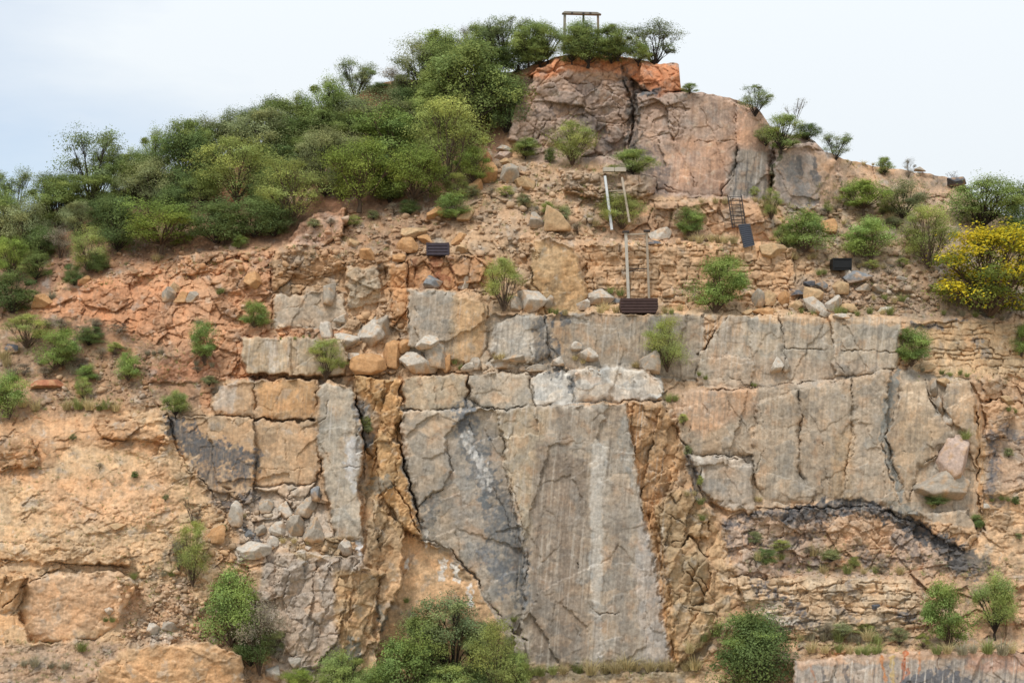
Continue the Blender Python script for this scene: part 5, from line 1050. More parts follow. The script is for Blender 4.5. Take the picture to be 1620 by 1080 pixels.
def make_crown(kind, seed):
    r = np.random.default_rng(seed); nl, lr, nleaf, ls, z0, spread, fl = SHAPES[kind]
    lob = []; tries = 0; asym = r.uniform(0, .4); asa = r.uniform(0, 6.28)
    while len(lob) < nl and tries < 4000:
        tries += 1
        k = r.uniform(0, 1)**.85; an = r.uniform(0, 6.283); ra = r.uniform(.15, 1)**.5
        wk = np.interp(k, [0, .3, .6, .85, 1], [.80, 1, .92, .62, .30] if kind in 'CGYD' else [.62, .95, 1, .72, .35] if kind in 'ABF' else [.45, .85, 1, .85, .5])
        lop = 1+asym*math.cos(an-asa); p = np.array([math.cos(an)*ra*(.5-lr*.8)*wk*lop, math.sin(an)*ra*(.5-lr*.8)*wk*lop, z0+lr*.6+k*(1-z0-lr*1.5)])
        if all(np.linalg.norm((p-o)*[1,1,1.1]) > lr*.75 for o in lob): lob.append(p)
    lob = np.array(lob); lrs = lr*r.uniform(.55, 1.45, len(lob))
    ntw = 17; C, Nn, S, Tn = [], [], [], []
    per = max(int(nleaf/(len(lob)*ntw)), 3)
    twigs = []
    for li, (p, rr) in enumerate(zip(lob, lrs)):
        lt = r.uniform(.74, 1.2); yl_ = r.uniform(-.06, .08)
        for k in range(ntw):
            d = r.normal(size=3); d[2] = d[2]*.8+.25; d /= np.linalg.norm(d)
            c = p+d*rr*r.uniform(.45, 1.05)*np.array([1, 1, .8]); twigs.append((li, c))
            n = int(per*r.uniform(.5, 1.6)); sg = rr*.30
            pts = c+r.normal(size=(n, 3))*np.array([sg, sg, sg*.62])
            if kind in 'FDA': pts[:, 2] -= .35*np.abs(r.normal(size=n))*sg
            C.append(pts); Nn.append(d*.95+np.array([0, 0, .65])+r.normal(size=(n, 3))*.42)
            S.append(ls*r.uniform(.6, 1.35, n)); tw = lt*r.uniform(.8, 1.2)
            tt = tw*r.uniform(.84, 1.18, n); Tn.append(np.stack([tt*(1+yl_), tt, tt*(1-yl_*1.5)], -1))
    # a few stray sprigs break the outline
    for k in range(26 if kind != 'N' else 5):
        d = r.normal(size=3); d[2] = abs(d[2])*.8; d /= np.linalg.norm(d); i = r.integers(len(lob)); c = lob[i]+d*lrs[i]*1.35; n = max(int(per*.35), 2)
        C.append(c+r.normal(size=(n, 3))*lrs[i]*.16); Nn.append(r.normal(size=(n, 3))+[0, 0, .4]); S.append(ls*r.uniform(.6, 1.2, n)); Tn.append(np.repeat(r.uniform(.85, 1.2), n)[:, None]*np.ones(3))
    C = np.concatenate(C); Nn = np.concatenate(Nn); S = np.concatenate(S); Tn = np.concatenate(Tn)
    lo = np.percentile(C, .3, axis=0); hi = np.percentile(C, 99.7, axis=0)
    sc_ = np.array([1/(hi[0]-lo[0]), 1/(hi[1]-lo[1]), 1/max(hi[2]-0, .2)]); ofs = np.array([(hi[0]+lo[0])/2, (hi[1]+lo[1])/2, 0])
    C = (C-ofs)*sc_; lob = (lob-ofs)*sc_; tw_ = [(i, (c-ofs)*sc_) for i, c in twigs]
    C[:, 2] = np.maximum(C[:, 2], .01)
    extra = None
    if kind == 'Y':
        up = (Nn[:, 2] > .2) & (r.random(len(C)) < .85)
        lobid = fbm(C[:, 0]*4, C[:, 2]*4+C[:, 1]*3, 91, 3); up &= (lobid+.55*(C[:, 2]-.35)-.2*C[:, 0]) > -.03
        v, f = leaves(C[up]+Nn[up]*.01, Nn[up], S[up]*.9, r, .9); extra = (v, f, np.repeat(Tn[up], 4, 0))
        C, Nn, S, Tn = C[~up], Nn[~up], S[~up], Tn[~up]
    v, f = leaves(C, Nn, S, r, .5 if kind not in 'F' else .36)
    # limbs
    b = MB(); st = 1 if kind in 'AB' else 3
    starts = [np.array([r.uniform(-.03, .03)*(st > 1), r.uniform(-.03, .03)*(st > 1), -.05]) for _ in range(st)]
    th = .022 if kind in 'ABY' else .014
    if st == 1: b.tube([(0,0,-.06), (r.uniform(-.02,.02), 0, z0*.5), (r.uniform(-.03,.03), 0, z0*.85)], [th*1.5, th*1.15, th*.9]); root = np.array([0, 0, max(z0*.8, .05)])
    for i, p in enumerate(lob):
        s0 = root if st == 1 else starts[i % st]
        m1 = s0+(p-s0)*.45+r.normal(size=3)*.03+np.array([0, 0, -.03 if kind in 'A' else .03])
        b.tube([s0, m1, s0+(p-s0)*.8+r.normal(size=3)*.015, p], [th*.75, th*.5, th*.32, th*.16], 5)
        for (li, c) in [t for t in tw_ if t[0] == i][:(9 if kind in 'ESN' else 5)]:
            q = (m1+p)/2; b.tube([q, (q+c)/2+r.normal(size=3)*.012, c+(c-p)*(.25 if kind in 'NS' else 0)], [th*.22, th*.14, th*.06], 4)
    me = bpy.data.meshes.new('trunk'); me.from_pydata(b.v, [], b.f); me.update()
    return (v, f, np.repeat(Tn, 4, 0)), me, extra
LEAFC = {'A': (.270,.345,.085), 'B': (.245,.305,.100), 'C': (.150,.205,.075), 'D': (.280,.305,.145), 'E': (.200,.245,.112), 'F': (.310,.350,.110), 'G': (.235,.315,.095), 'Y': (.20,.24,.055), 'S': (.24,.22,.17), 'N': (.2,.2,.12)}
LM = {k: mat_leaf('leaf_'+{'A':'light_green','B':'mid_green','C':'dark_green','D':'olive','E':'grey_green','F':'yellow_green','G':'bright_green','Y':'deep_green','S':'dry_twigs','N':'faded'}[k], c) for k, c in LEAFC.items()}
BLOS = mat_leaf('yellow_blossom', (.50,.42,.035), .35)
PROTO = {}
for k in SHAPES:
    PROTO[k] = []
    for s_ in range(5 if k in 'ABCDFG' else 4 if k == 'E' else 2 if k in 'SN' else 1):
        (v, f, c), tm, ex = make_crown(k, 1000+ord(k)*10+s_)
        me = new_mesh('crown', v, f, LM[k], c); tm.materials.append(BARKD if k in 'BCDE' else BARK)
        em = new_mesh('blossom', ex[0], ex[1], BLOS, ex[2]) if ex else None
        PROTO[k].append((me, tm, em))
VEG = [ # x, base y, width, height, kind, label
 (22,348,66,78,'E','gappy dark tree at the far left of the skyline'),
 (78,352,66,75,'B','rounded tree on the left skyline beside the gappy dark tree'),
 (145,322,112,112,'E','big open-branched tree standing tall on the left skyline with sky through it'),
 (212,320,60,80,'B','narrow tree just right of the big open-branched skyline tree'),
 (243,305,52,96,'B','tall narrow tree on the skyline, second right of the open-branched tree'),
 (292,292,72,98,'B','twin-topped green tree on the left skyline'),
 (325,290,46,88,'B','upright green tree right of the twin-topped tree'),
 (368,262,48,88,'E','grey sparse tree poking up on the middle of the left skyline'),
 (400,252,42,80,'E','thin grey green tree on the skyline right of the grey sparse tree'),
 (434,245,64,88,'B','dome-shaped tree on the skyline left of the orange rock'),
 (472,222,54,72,'B','low green tree on the skyline between two taller domes'),
 (515,218,68,90,'B','broad dense tree on the skyline left of the slim open tree'),
 (563,158,62,60,'E','slim open tree on the skyline directly left of the orange skyline rock'),
 (622,137,46,32,'S','sparse twiggy grey bush above the orange skyline rock'),
 (668,142,84,82,'D','olive brown tree on the skyline right of the orange skyline rock'),
 (702,132,82,80,'B','green tree with gaps on the skyline, third left of the timber portal group'),
 (742,92,40,50,'S','thin dead-topped tree sticking up on the skyline'),
 (768,104,66,64,'B','green tree on the skyline right of the dead-topped tree'),
 (798,100,66,66,'E','open green tree on the skyline with stems visible against the sky'),
 (836,102,62,66,'B','dense tree on the skyline behind the left shoulder of the summit'),
 (866,98,52,60,'B','green tree on the skyline directly left of the timber portal'),
 (922,92,50,54,'C','dark tree inside the timber portal, under the hook'),
 (930,104,76,66,'B','drooping green bush in front of the timber portal'),
 (978,94,64,50,'B','green tree directly right of the timber portal'),
 (1035,100,90,64,'E','airy spreading bush at the right end of the summit'),
 (742,215,158,146,'B','largest tree of all, dense and dark, left of the summit cliff'),
 (800,205,72,92,'C','dark shrub between the largest tree and the summit cliff'),
 (688,205,78,84,'B','green tree left below the largest hilltop tree'),
 (642,190,56,48,'C','dark bush under the orange skyline rock'),
 (592,218,122,74,'D','broad flat olive tree under the orange skyline rock'),
 (450,212,90,50,'F','bright yellow-green tree near the top of the left hillside'),
 (545,200,64,56,'B','green tree below the slim open skyline tree'),
 (500,240,96,66,'B','wide green tree in the middle of the upper left hillside'),
 (418,262,112,84,'D','wide dark olive tree behind the tree with the thick black trunk'),
 (340,262,76,74,'D','brownish olive tree below the upright skyline tree'),
 (298,308,84,96,'C','dark evergreen behind the grey-trunked olive tree'),
 (617,256,112,84,'G','bright green dense tree in the middle of the upper hillside'),
 (708,286,124,122,'F','large yellow-green feathery tree at the right edge of the wooded slope'),
 (748,296,56,60,'A','small green tree at the foot of the large feathery tree'),
 (568,330,112,106,'A','large light green spreading tree above the smooth tan dome'),
 (655,327,98,94,'A','light green umbrella-shaped tree with leaning trunk'),
 (512,305,90,96,'D','olive tree with dark stems between the light green trees'),
 (374,314,120,96,'F','light tree with a thick black trunk on red soil'),
 (462,348,112,92,'F','rounded yellow-green tree in the middle of the lower wooded edge'),
 (432,295,76,60,'C','dark tree behind the rounded yellow-green tree'),
 (241,328,84,80,'D','rounded pale olive tree with grey stems'),
 (196,322,44,48,'D','small olive tree left of the rounded pale olive tree'),
 (152,335,84,54,'B','green tree under the big open-branched skyline tree'),
 (255,397,112,78,'A','bright light green tree with dark inside at the lower wooded edge'),
 (345,382,96,62,'C','dark dense bush right of the bright light green tree'),
 (402,372,84,58,'C','dark green bush under the black-trunked tree'),
 (432,372,62,46,'C','dark bush at the foot of the rounded yellow-green tree'),
 (354,388,28,48,'F','thin yellowish sapling in front of the dark bushes'),
 (380,392,24,20,'G','tiny bright bush right of the thin yellowish sapling'),
 (186,395,76,80,'C','dark dense tree left of the bright light green tree'),
 (122,374,54,52,'D','small round olive tree above the feathery sapling'),
 (141,426,62,64,'F','small feathery tree on the edge of the red slope'),
 (118,450,32,32,'C','dark low bush left below the small feathery tree'),
 (154,430,36,28,'C','dark low bush right below the small feathery tree'),
 (32,402,92,82,'D','pale olive tree at the left edge of the wood'),
 (92,358,74,66,'B','green tree above the small round olive tree'),
 (15,446,52,72,'A','light green tree at the left edge below the pale olive tree'),
 (57,444,48,44,'B','green bush right of the light green tree at the left edge'),
 (94,408,48,50,'S','grey twiggy bush in shade left of the small feathery tree'),
 (20,492,76,62,'C','dark bush at the left edge just above the grassy slope'),
 (-32,400,90,120,'B','green tree cut off by the left edge of the view, upper wood'),
 (-45,340,90,60,'B','green tree cut off by the left edge on the skyline'),
 (272,345,64,52,'C','dark bush between the rounded olive tree and the bright tree'),
 (560,275,66,56,'D','olive tree above the large light green spreading tree'),
 (478,272,60,54,'B','small green tree above the olive tree with dark stems'),
 (640,250,60,50,'B','green tree between the bright dense tree and the feathery tree'),
 (110,332,64,56,'B','green tree at the foot of the skyline left of the open-branched tree'),
 (230,300,60,56,'C','dark tree behind the rounded pale olive tree'),
 (52,380,56,50,'B','green tree above the pale olive tree at left'),
 (365,240,64,50,'B','green tree on the skyline slope below the grey sparse tree'),
 (305,262,60,50,'B','green tree low behind the twin-topped tree'),
 (718,345,54,42,'G','round bright green bush between two orange boulders'),
 (722,312,40,36,'F','small light green bush right above the round bright bush'),
 (650,338,32,22,'C','low dark green bush under the umbrella-shaped tree'),
 (905,258,78,68,'F','slender light tree in front of the summit cliff'),
 (831,250,46,30,'B','low green bush left of the slender tree before the summit cliff'),
 (870,256,22,22,'C','small dark bush at the foot of the slender tree'),
 (1001,276,76,38,'B','dense green bush at the foot of the summit cliff'),
 (984,360,78,52,'F','yellow-green bush growing between the upper leaning posts'),
 (1089,374,50,46,'G','round green bush left of the steel ladder'),
 (797,488,66,78,'F','yellow-green shrub with dark stems on the ledge right of the rust-stained rock'),
 (1133,490,98,84,'G','large round green bush on the bench right of the slatted bin'),
 (1220,345,34,46,'F','thin light bush right of the ladder'),
 (1274,395,88,62,'G','large green bush on the right slope left of centre'),
 (1240,392,34,36,'B','small bush at the left foot of the large green bush on the right slope'),
 (1377,406,84,62,'G','round bright bush on the right slope'),
 (1366,337,84,52,'A','light green bush high on the right slope'),
 (1428,342,82,58,'D','brownish green spreading bush beside the high light green bush'),
 (1470,420,92,92,'F','small tree with many bare dark stems left of the yellow tree'),
 (1556,362,124,80,'B','dark feathery flat-topped tree behind the yellow tree'),
 (1616,360,70,70,'C','dark green crown at the right edge behind the yellow tree, upper'),
 (1612,392,80,48,'C','dark green bush at the right edge just above the yellow tree'),
 (1566,492,164,128,'Y','large tree covered in yellow blossom at the right edge'),
 (1235,240,60,58,'B','tree rooted in the crevice right of the summit cliff'),
 (1212,230,40,34,'D','brown green bush left of the crevice tree'),
 (1195,182,54,46,'E','open dark bush on the skyline right of the summit cliff'),
 (1257,200,42,42,'N','bare branched dead bush on the skyline above the crevice tree'),
 (1277,220,44,24,'C','low dark bush on the skyline right of the crevice tree'),
 (1322,254,48,42,'E','leaning open bush on the right skyline'),
 (1400,276,28,28,'B','small green bush on the right skyline'),
 (1437,280,22,30,'S','small grey twiggy bush on the right skyline'),
 (1508,290,26,20,'N','tiny bare bush at the right end of the skyline'),
 (1091,148,28,16,'B','tiny dark bush on the skyline just right of the summit block'),
 (1055,584,78,82,'F','sparse light tree with thin dark stems on the middle ledge'),
 (515,596,60,60,'F','airy green shrub hanging on the crack left of the orange boulders'),
 (403,516,50,40,'G','round bright bush left of the tan slab'),
 (324,572,46,64,'G','upright green bush on the red slope'),
 (88,582,72,62,'G','bright green bush in the middle of the left grassy slope'),
 (42,548,76,50,'F','thin spreading bush left of the bright bush on the grassy slope'),
 (140,545,44,28,'C','dark low bush right of the bright bush on the grassy slope'),
 (203,600,42,44,'G','small bright sapling on the left grassy slope'),
 (278,660,44,42,'B','rounded green bush at the top corner of the dark stained face'),
 (14,660,60,72,'G','bright green bush at the left edge of the grassy slope'),
 (138,602,34,26,'G','low green plant below the bright bush on the grassy slope'),
 (132,628,30,30,'F','low green plant above the dry grass clumps at left'),
 (1441,577,62,58,'G','green bush growing at the left end of the right block wall'),
 (1616,562,36,48,'G','small green bush at the right edge before the block wall'),
 (366,1016,98,118,'G','bright green tree at lower left in front of grey rock'),
 (412,1062,80,120,'S','thin twiggy shrub behind the lower left bright green tree'),
 (398,1050,70,60,'C','dark straggly bush under the lower left bright green tree'),
 (304,922,62,96,'F','sparse straggling shrub left of the long tilted boulder'),
 (282,900,40,50,'S','dry grey shrub left of the sparse straggling shrub'),
 (306,830,44,44,'N','dead bare twigs above the sparse straggling shrub'),
 (470,1092,52,34,'A','yellow-green bush tip at the bottom edge'),
 (545,1118,84,86,'B','dark green leafy tree at the bottom left of the big slab'),
 (598,1110,60,60,'G','small bright tree between the bottom trees'),
 (645,1118,108,114,'G','bright green tree at the bottom, left of the big slab'),
 (716,1072,128,128,'E','tall open-crowned tree in front of the tan recess'),
 (784,1098,90,116,'F','light airy tree at the foot of the big slab, left corner'),
 (745,1040,60,60,'E','grey green tree between the tall open-crowned tree and the airy tree'), (670,1075,80,96,'B','leafy green tree between the bright bottom tree and tall open-crowned tree'), (765,1110,70,70,'C','dark bush under the light airy tree at the bottom'), (806,1075,40,66,'D','olive bush at the left edge of the big slab foot'),
 (700,1112,90,60,'B','green bush at the bottom under the tall open-crowned tree'),
 (820,1092,46,60,'B','dark green bush at the left foot of the big slab'),
 (1195,1116,124,142,'C','large dark bush at the bottom right of the big slab'),
 (1180,1040,100,68,'G','bright leafy top growing over the large dark bottom bush'),
 (1502,1022,80,100,'G','bright green tree at lower right'),
 (1574,1006,72,100,'B','darker tree right of the lower right bright tree'),
 (1212,892,36,24,'C','small dark green bush in the dark crumbly band'),
 (1484,798,40,20,'C','dark low bush under the broad grey boulder'),
 (1545,836,22,24,'C','tiny dark bush below the tall crack at right'),
]
from collections import Counter
ORD = ['leftmost','second','third','fourth','fifth','sixth','seventh','eighth','ninth','tenth','eleventh','twelfth','thirteenth','fourteenth']
_sr = random.Random(8)
for x0, y0, x1, y1, n, w0, h0, kinds, where in [
 (770,300,930,372,7,24,18,'SFD','among the rocks of the upper middle slope'), (1335,300,1470,395,6,26,18,'DSF','between the bushes of the right slope'), (1290,345,1330,330,3,22,16,'SF','under the cliff right of the crevice'),
 (30,600,200,560,6,28,20,'SSF','of the left grassy slope'), (60,520,200,530,5,30,18,'S','along the top of the left grassy slope'), (300,590,350,620,3,20,14,'SD','above the pale end of the orange slab'), (480,362,640,345,5,22,16,'DSF','below the light green trees'),
 (90,690,380,860,6,13,10,'DSC','on the bare lower left face'), (560,120,640,160,3,26,18,'DC','beside the orange skyline rock'), (1170,860,1420,905,6,26,18,'DFS','in the broken band below the right wall'), (1290,1005,1470,1020,6,28,20,'SDF','on the shelf above the bottom streaked slab'),
 (1590,700,1612,880,3,16,12,'DC','on the face at the right edge'), (560,640,590,700,3,16,16,'DF','in the orange fold left of the big slab'), (1075,655,1110,800,3,14,18,'FD','in the corner right of the orange face'), (700,330,760,300,2,22,18,'CD','at the top of the boulder slope'),
 (420,985,450,1060,3,26,26,'SD','on the grey rock at lower left'), (1340,430,1440,425,4,20,14,'SF','right of the black bin'), (1190,300,1215,330,2,16,18,'FS','above the ladder bench'), (640,470,660,520,0,0,0,'S','')]:
    for k in range(n):
        t = (k+.5)/n; kk = kinds[k % len(kinds)]
        VEG.append((x0+(x1-x0)*t+_sr.uniform(-6, 6), y0+(y1-y0)*t+_sr.uniform(-9, 9), w0*_sr.uniform(.8, 1.3), h0*_sr.uniform(.8, 1.3), kk, ORD[k]+(' from left' if k else '')+', low '+{'S':'dry grey','F':'yellowish','D':'olive','C':'dark green'}[kk]+' shrub '+where))
VEG += [(775,118,92,58,'B','low dense green bush under the stems of the skyline trees left of the summit'), (818,112,60,44,'C','dark low bush behind the left shoulder of the summit rock'), (855,104,56,38,'B','low green bush under the tree left of the timber portal'),
 (905,100,40,40,'B','green bush at the left post of the timber portal'), (968,99,52,36,'C','dark low bush between the timber portal and the airy bush'), (700,115,70,50,'B','green crown filling the gap below the dead-topped skyline tree'), (1010,103,44,34,'B','low green bush left of the airy spreading summit bush'),
 (180,300,64,62,'B','green tree between the open-branched and the narrow skyline tree'), (385,225,50,44,'B','low green crown on the skyline between the two sparse trees'), (470,250,70,60,'C','dark tree behind the wide green tree of the upper hillside'),
 (555,240,72,60,'B','green tree left of the bright green dense tree'), (660,215,64,56,'B','green tree below the olive skyline tree'), (590,300,60,60,'C','dark crown showing behind the large light green tree'), (420,330,66,60,'C','dark crown between the black trunk and the yellow-green tree'),
 (320,330,60,56,'B','green crown left of the tree with the thick black trunk'), (280,320,50,50,'D','olive crown right of the rounded pale olive tree'), (170,365,60,56,'C','dark crown above the dense tree left of the bright tree'), (65,410,56,52,'C','dark crown in the shade behind the pale olive tree'),
 (5,380,60,70,'B','green crown at the very left edge of the middle wood'), (540,312,50,50,'D','olive bush at the left foot of the large light green tree'), (616,318,46,50,'C','dark bush between the two light green trees'), (695,240,70,66,'B','green tree left of the feathery tree top'),
 (770,180,70,74,'B','dark green right half below the largest hilltop tree'), (710,160,80,80,'B','leafy green tree directly left of the largest tree'), (640,165,50,44,'D','brown olive bush on the orange skyline rock')]
vr = random.Random(3)
ctr = Counter()
for i, (px, py, wp, hp, k, lab) in enumerate(VEG):
    if not k: continue
    pr = PROTO[k]; me, tm, em = pr[ctr[k] % len(pr)]; ctr[k] += 1
    yb = gy(px, min(py-1, 1290)); s_ = (yb-CAMY)/F
    if k != 'E' or py > 400: yb2 = yb-min(wp*s_*.22, 1.6)
    else: yb2 = yb-.2
    s_ = (yb2-CAMY)/F
    g_ = 1.16 if (px < 780 and py < 460) else 1.24 if (py < 120 and px < 1010) else 1.12 if k == 'Y' or py > 1050 else 1.06; W_, H_ = wp*s_*g_, hp*s_*(1.02+.3*(g_-1))
    tree = H_ > 2.6
    base = P3(px, py, yb2)
    side = 'left hillside' if px < 780 and py < 500 else 'ledges and right slope' if py < 720 else 'foot of the cliff'
    o = empty('tree' if tree else 'bush', base, lab, 'tree' if tree else 'bush', ('trees' if tree else 'bushes')+' of the '+side, vr.uniform(-.6, .6)+(3.14 if vr.random() < .5 else 0))
    o.scale = (W_, W_*vr.uniform(.75, .95), H_)
    for nm, m_ in (('crown', me), ('trunk', tm), ('blossom', em)):
        if m_ is not None: link(nm, m_, o)

# grass tufts
def make_tuft(seed, n=150):
    r = np.random.default_rng(seed); vs, fs, cs = [], [], []
    for i in range(n):
        a = r.uniform(0, 6.28); rr = r.uniform(0, .20); lean = r.uniform(.05, .9); L = r.uniform(.45, 1.1); wd = r.uniform(.008, .018)
        b0 = np.array([math.cos(a)*rr, math.sin(a)*rr, 0]); d = np.array([math.cos(a), math.sin(a), 0]); sd_ = np.array([-d[1], d[0], 0]); k = len(vs)
        th = r.uniform(0, 6.28); sd_ = np.array([math.cos(th), math.sin(th), 0])
        for t, ww in ((0, wd), (.5, wd*.8), (1, wd*.15)):
            c = b0+d*lean*L*t*t+np.array([0, 0, L*t*(1-.55*lean*t)]); vs.append(c-sd_*ww); vs.append(c+sd_*ww)
        fs += [(k, k+1, k+3, k+2), (k+2, k+3, k+5, k+4)]
        t = r.uniform(.7, 1.25); cs += [(t, t*r.uniform(.95, 1.05), t*.95)]*6
    return np.array(vs), np.array(fs), np.array(cs)
GM = {'s': mat_leaf('straw_grass', (.50,.42,.24), .25), 'g': mat_leaf('green_grass', (.27,.30,.12), .25), 'y': mat_leaf('grey_grass', (.34,.31,.23), .25)}
TU = {}
for k in GM:
    TU[k] = []
    for s_ in range(3):
        v, f, c = make_tuft(500+s_*7+ord(k)); TU[k].append(new_mesh('grass_tuft', v, f, GM[k], c))
ROWS = [ # x0,y0,x1,y1,count,size px,tones,where
 (850,1066,1110,1060,14,30,'gss','along the foot of the big slab'), (1085,1035,1135,1000,4,26,'gs','on the corner left of the large bottom bush'),
 (1262,1010,1400,1016,9,26,'gsy','below the cracked block ledge'), (1280,1034,1400,1034,7,26,'gsy','on the lip of the bottom streaked slab'), (1470,1036,1612,1034,7,30,'gys','on the lip under the lower right trees'),
 (1290,905,1430,908,5,20,'gs','on top of the cracked block ledge'), (1185,886,1250,888,3,24,'gs','beside the small dark bush in the dark band'), (1285,880,1320,885,3,26,'gs','in the middle of the dark crumbly band'),
 (100,645,190,650,6,26,'syg','in the clumps on the lower grassy slope'), (0,560,22,606,3,32,'sy','at the left edge of the grassy slope'), (60,575,165,600,6,18,'yy','around the bright bush on the grassy slope'), (30,645,60,652,2,24,'s','right of the bright bush at the left edge'),
 (1078,332,1150,320,5,16,'s','on the step left of the ladder'), (1078,380,1165,388,8,19,'s','on the dry grass shelf under the ladder'), (1186,322,1228,330,4,14,'s','on the step right of the ladder'),
 (1262,498,1420,496,9,18,'sgg','along the bench below the black bin'), (945,494,978,494,3,20,'gs','left of the long slatted bin'), (1046,494,1085,494,3,18,'gs','right of the long slatted bin'),
 (1290,432,1312,436,2,14,'g','left of the black bin'), (1350,420,1400,428,4,15,'s','right of the black bin'), (1375,475,1440,478,4,16,'gs','on the slope left of the yellow tree'), (1310,356,1420,350,6,15,'s','under the high bushes of the right slope'),
 (1240,405,1300,412,4,15,'s','under the large green bush of the right slope'), (820,328,900,334,7,14,'s','above the round tan boulder'), (925,340,960,372,3,16,'sy','left of the upper leaning posts'), (960,462,985,470,2,20,'g','above the flat-topped boulder'),
 (1335,258,1385,263,4,9,'s','on the right skyline'), (860,494,905,498,3,16,'sg','under the tall tan dome'), (780,566,795,570,2,16,'s','under the folded slab'), (715,574,735,585,2,14,'g','right of the pale boulder group'),
 (905,570,925,575,2,16,'s','by the white angular rock'), (1000,580,1012,580,2,14,'s','left of the grey pointed boulder'), (1055,632,1070,634,2,18,'g','at the right end of the long crack'), (1450,585,1540,598,6,14,'gy','at the foot of the right block wall'),
 (1480,500,1600,506,5,15,'gy','under the yellow tree'), (1085,780,1100,785,2,16,'s','beside the black and white rock'), (1108,790,1112,830,2,18,'gs','in the corner right of the folded rocks'), (1195,790,1206,792,2,14,'s','right of the big grey block'),
 (500,560,545,585,3,14,'gs','on the crack by the airy shrub'), (440,535,500,532,4,7,'g','along the lip of the tan ledge'), (210,915,215,918,1,18,'g','above the smooth dome'), (125,1030,135,1035,1,34,'g','large and alone between the two domes'),
 (30,1050,110,1060,4,22,'gy','at the bottom left corner'), (165,985,180,985,2,16,'g','on the flank of the smooth dome'), (255,910,275,912,2,20,'gy','beside the sparse straggling shrub'), (440,862,500,858,3,16,'s','on the gravel step'), (385,815,388,818,1,12,'s','beside the upright white block'),
 (640,950,645,952,1,14,'g','on the tan recess'), (812,980,815,982,1,14,'g','near the bottom of the blue stained face'), (1515,690,1530,700,2,18,'g','above the big pink boulder'), (1470,800,1478,802,2,14,'s','left of the dark low bush'), (1335,640,1337,641,0,10,'s',''),
 (150,516,155,518,1,18,'y','on the red slope, pale and alone'), (240,412,250,414,2,14,'s','just below the bright light green tree'), (80,475,85,476,1,16,'y','on the orange boulder at left'), (345,462,352,464,2,12,'g','on the tan rocks of the red slope'), (310,512,320,514,2,14,'y','above the upright green bush'),
 (230,565,262,560,3,14,'y','right of the small bright sapling'), (300,575,345,585,3,12,'y','around the foot of the upright green bush'), (835,1070,850,1070,2,22,'g','at the left corner of the big slab'), (1315,545,1316,545,0,8,'s',''), (1550,830,1556,834,1,14,'g','below the tall crack'),
 (1590,650,1610,655,2,14,'g','at the right edge below the block wall'), (1565,790,1610,790,4,12,'g','on the ledge at the right edge'), (1100,588,1118,606,2,12,'g','at the foot of the wide corner crack'), (1185,612,1198,610,2,10,'g','on the pale ledge left of the white block'),
]
gr_ = np.random.default_rng(12); nt_ = 0
for (x0, y0, x1, y1, n, size, tones, where) in ROWS:
    for k in range(n):
        t = (k+.5)/n if n > 1 else .5; x = x0+(x1-x0)*t+gr_.uniform(-.3, .3)*(abs(x1-x0)/max(n, 1)); y = y0+(y1-y0)*t+gr_.uniform(-3, 3)
        s1 = size*gr_.uniform(.75, 1.25); yb = gy(x, y)-.12; s_ = (yb-CAMY)/F; tn = tones[gr_.integers(len(tones))]
        o = link('grass_tuft', TU[tn][gr_.integers(3)]); o.location = P3(x, y, yb); o.rotation_euler[2] = gr_.uniform(0, 6.28)
        h_ = s1*s_; h_ *= .85; o.scale = (h_*1.3, h_*1.1, h_); nt_ += 1
        adj = {'s': 'straw coloured', 'g': 'greenish', 'y': 'grey dry'}[tn]
        if n == 1: lab = adj+' grass tuft '+where
        else: lab = (ORD[k] if k < len(ORD) else 'last')+(' from left' if k else '')+', '+adj+' tuft '+where
        tag(o, lab, 'grass tuft', 'grass tufts on the ledges and slopes')
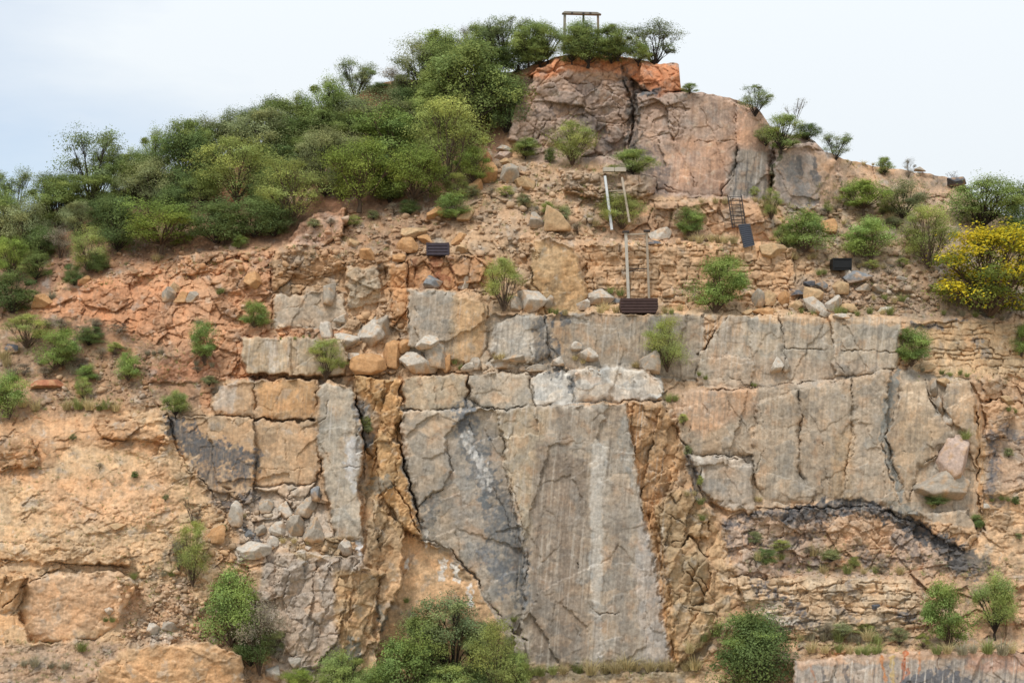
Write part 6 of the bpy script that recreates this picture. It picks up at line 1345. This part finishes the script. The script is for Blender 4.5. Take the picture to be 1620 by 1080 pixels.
# weeds too many to count
WEED = [[(-20,500),(140,505),(240,540),(320,560),(320,640),(260,650),(60,670),(-20,665)], [(1230,330),(1340,262),(1530,292),(1660,355),(1660,500),(1440,505),(1330,440),(1260,400)], [(740,250),(960,262),(990,300),(940,380),(760,370),(700,345)],
        [(440,400),(540,340),(700,335),(680,390),(560,420)], [(80,400),(300,390),(430,390),(430,430),(80,470)], [(0,1010),(200,1020),(150,1080),(0,1080)], [(830,1055),(1140,1045),(1140,1079),(830,1079)], [(1180,480),(1430,485),(1430,500),(1180,500)],
        [(190,880),(330,900),(330,1010),(190,1010)], [(1230,995),(1480,985),(1480,1035),(1250,1035)], [(1180,820),(1500,880),(1500,912),(1180,912)], [(0,690),(280,690),(350,880),(0,880)], [(930,375),(1240,378),(1240,392),(930,388)], [(1450,580),(1620,590),(1620,610),(1450,605)], [(1480,900),(1620,880),(1620,1030),(1480,1030)]]
r = np.random.default_rng(9); parts = {k: ([], [], [], 0) for k in GM}
base_t = {k: make_tuft(900+ord(k), 14) for k in GM}
for x, y in scatter(WEED, 4600, r):
    k = 'sgy'[r.integers(3)]; v, f, c = base_t[k]; yb = gy(x, y)-.05; s_ = (yb-CAMY)/F; h_ = r.uniform(3, 11)*s_*(.6 if 660 < y < 880 else 1)
    vs, fs, cs, nb = parts[k]; q = rotz(v*np.array([1.8, 1.8, 1])*h_, r.uniform(0, 6.28))+np.array(P3(x, y, yb))
    vs.append(q); fs.append(f+nb); cs.append(c*r.uniform(.7, 1.2)); parts[k] = (vs, fs, cs, nb+len(v))
for k, nm in (('s','dry_grass'),('g','grass'),('y','weeds')):
    vs, fs, cs, nb = parts[k]; tag(link(nm, new_mesh(nm, np.concatenate(vs), np.concatenate(fs), GM[k], np.concatenate(cs))), {'s':'thin straw coloured grass scattered over the slopes','g':'thin green grass scattered over the slopes','y':'small grey dry weeds scattered over the slopes'}[k], 'grass', kind='stuff')
_l = Counter(o['label'] for o in bpy.data.objects if 'label' in o.keys())
print('dups', [k for k, v in _l.items() if v > 1], 'long', [k for k in _l if not 4 <= len(k.split()) <= 16])
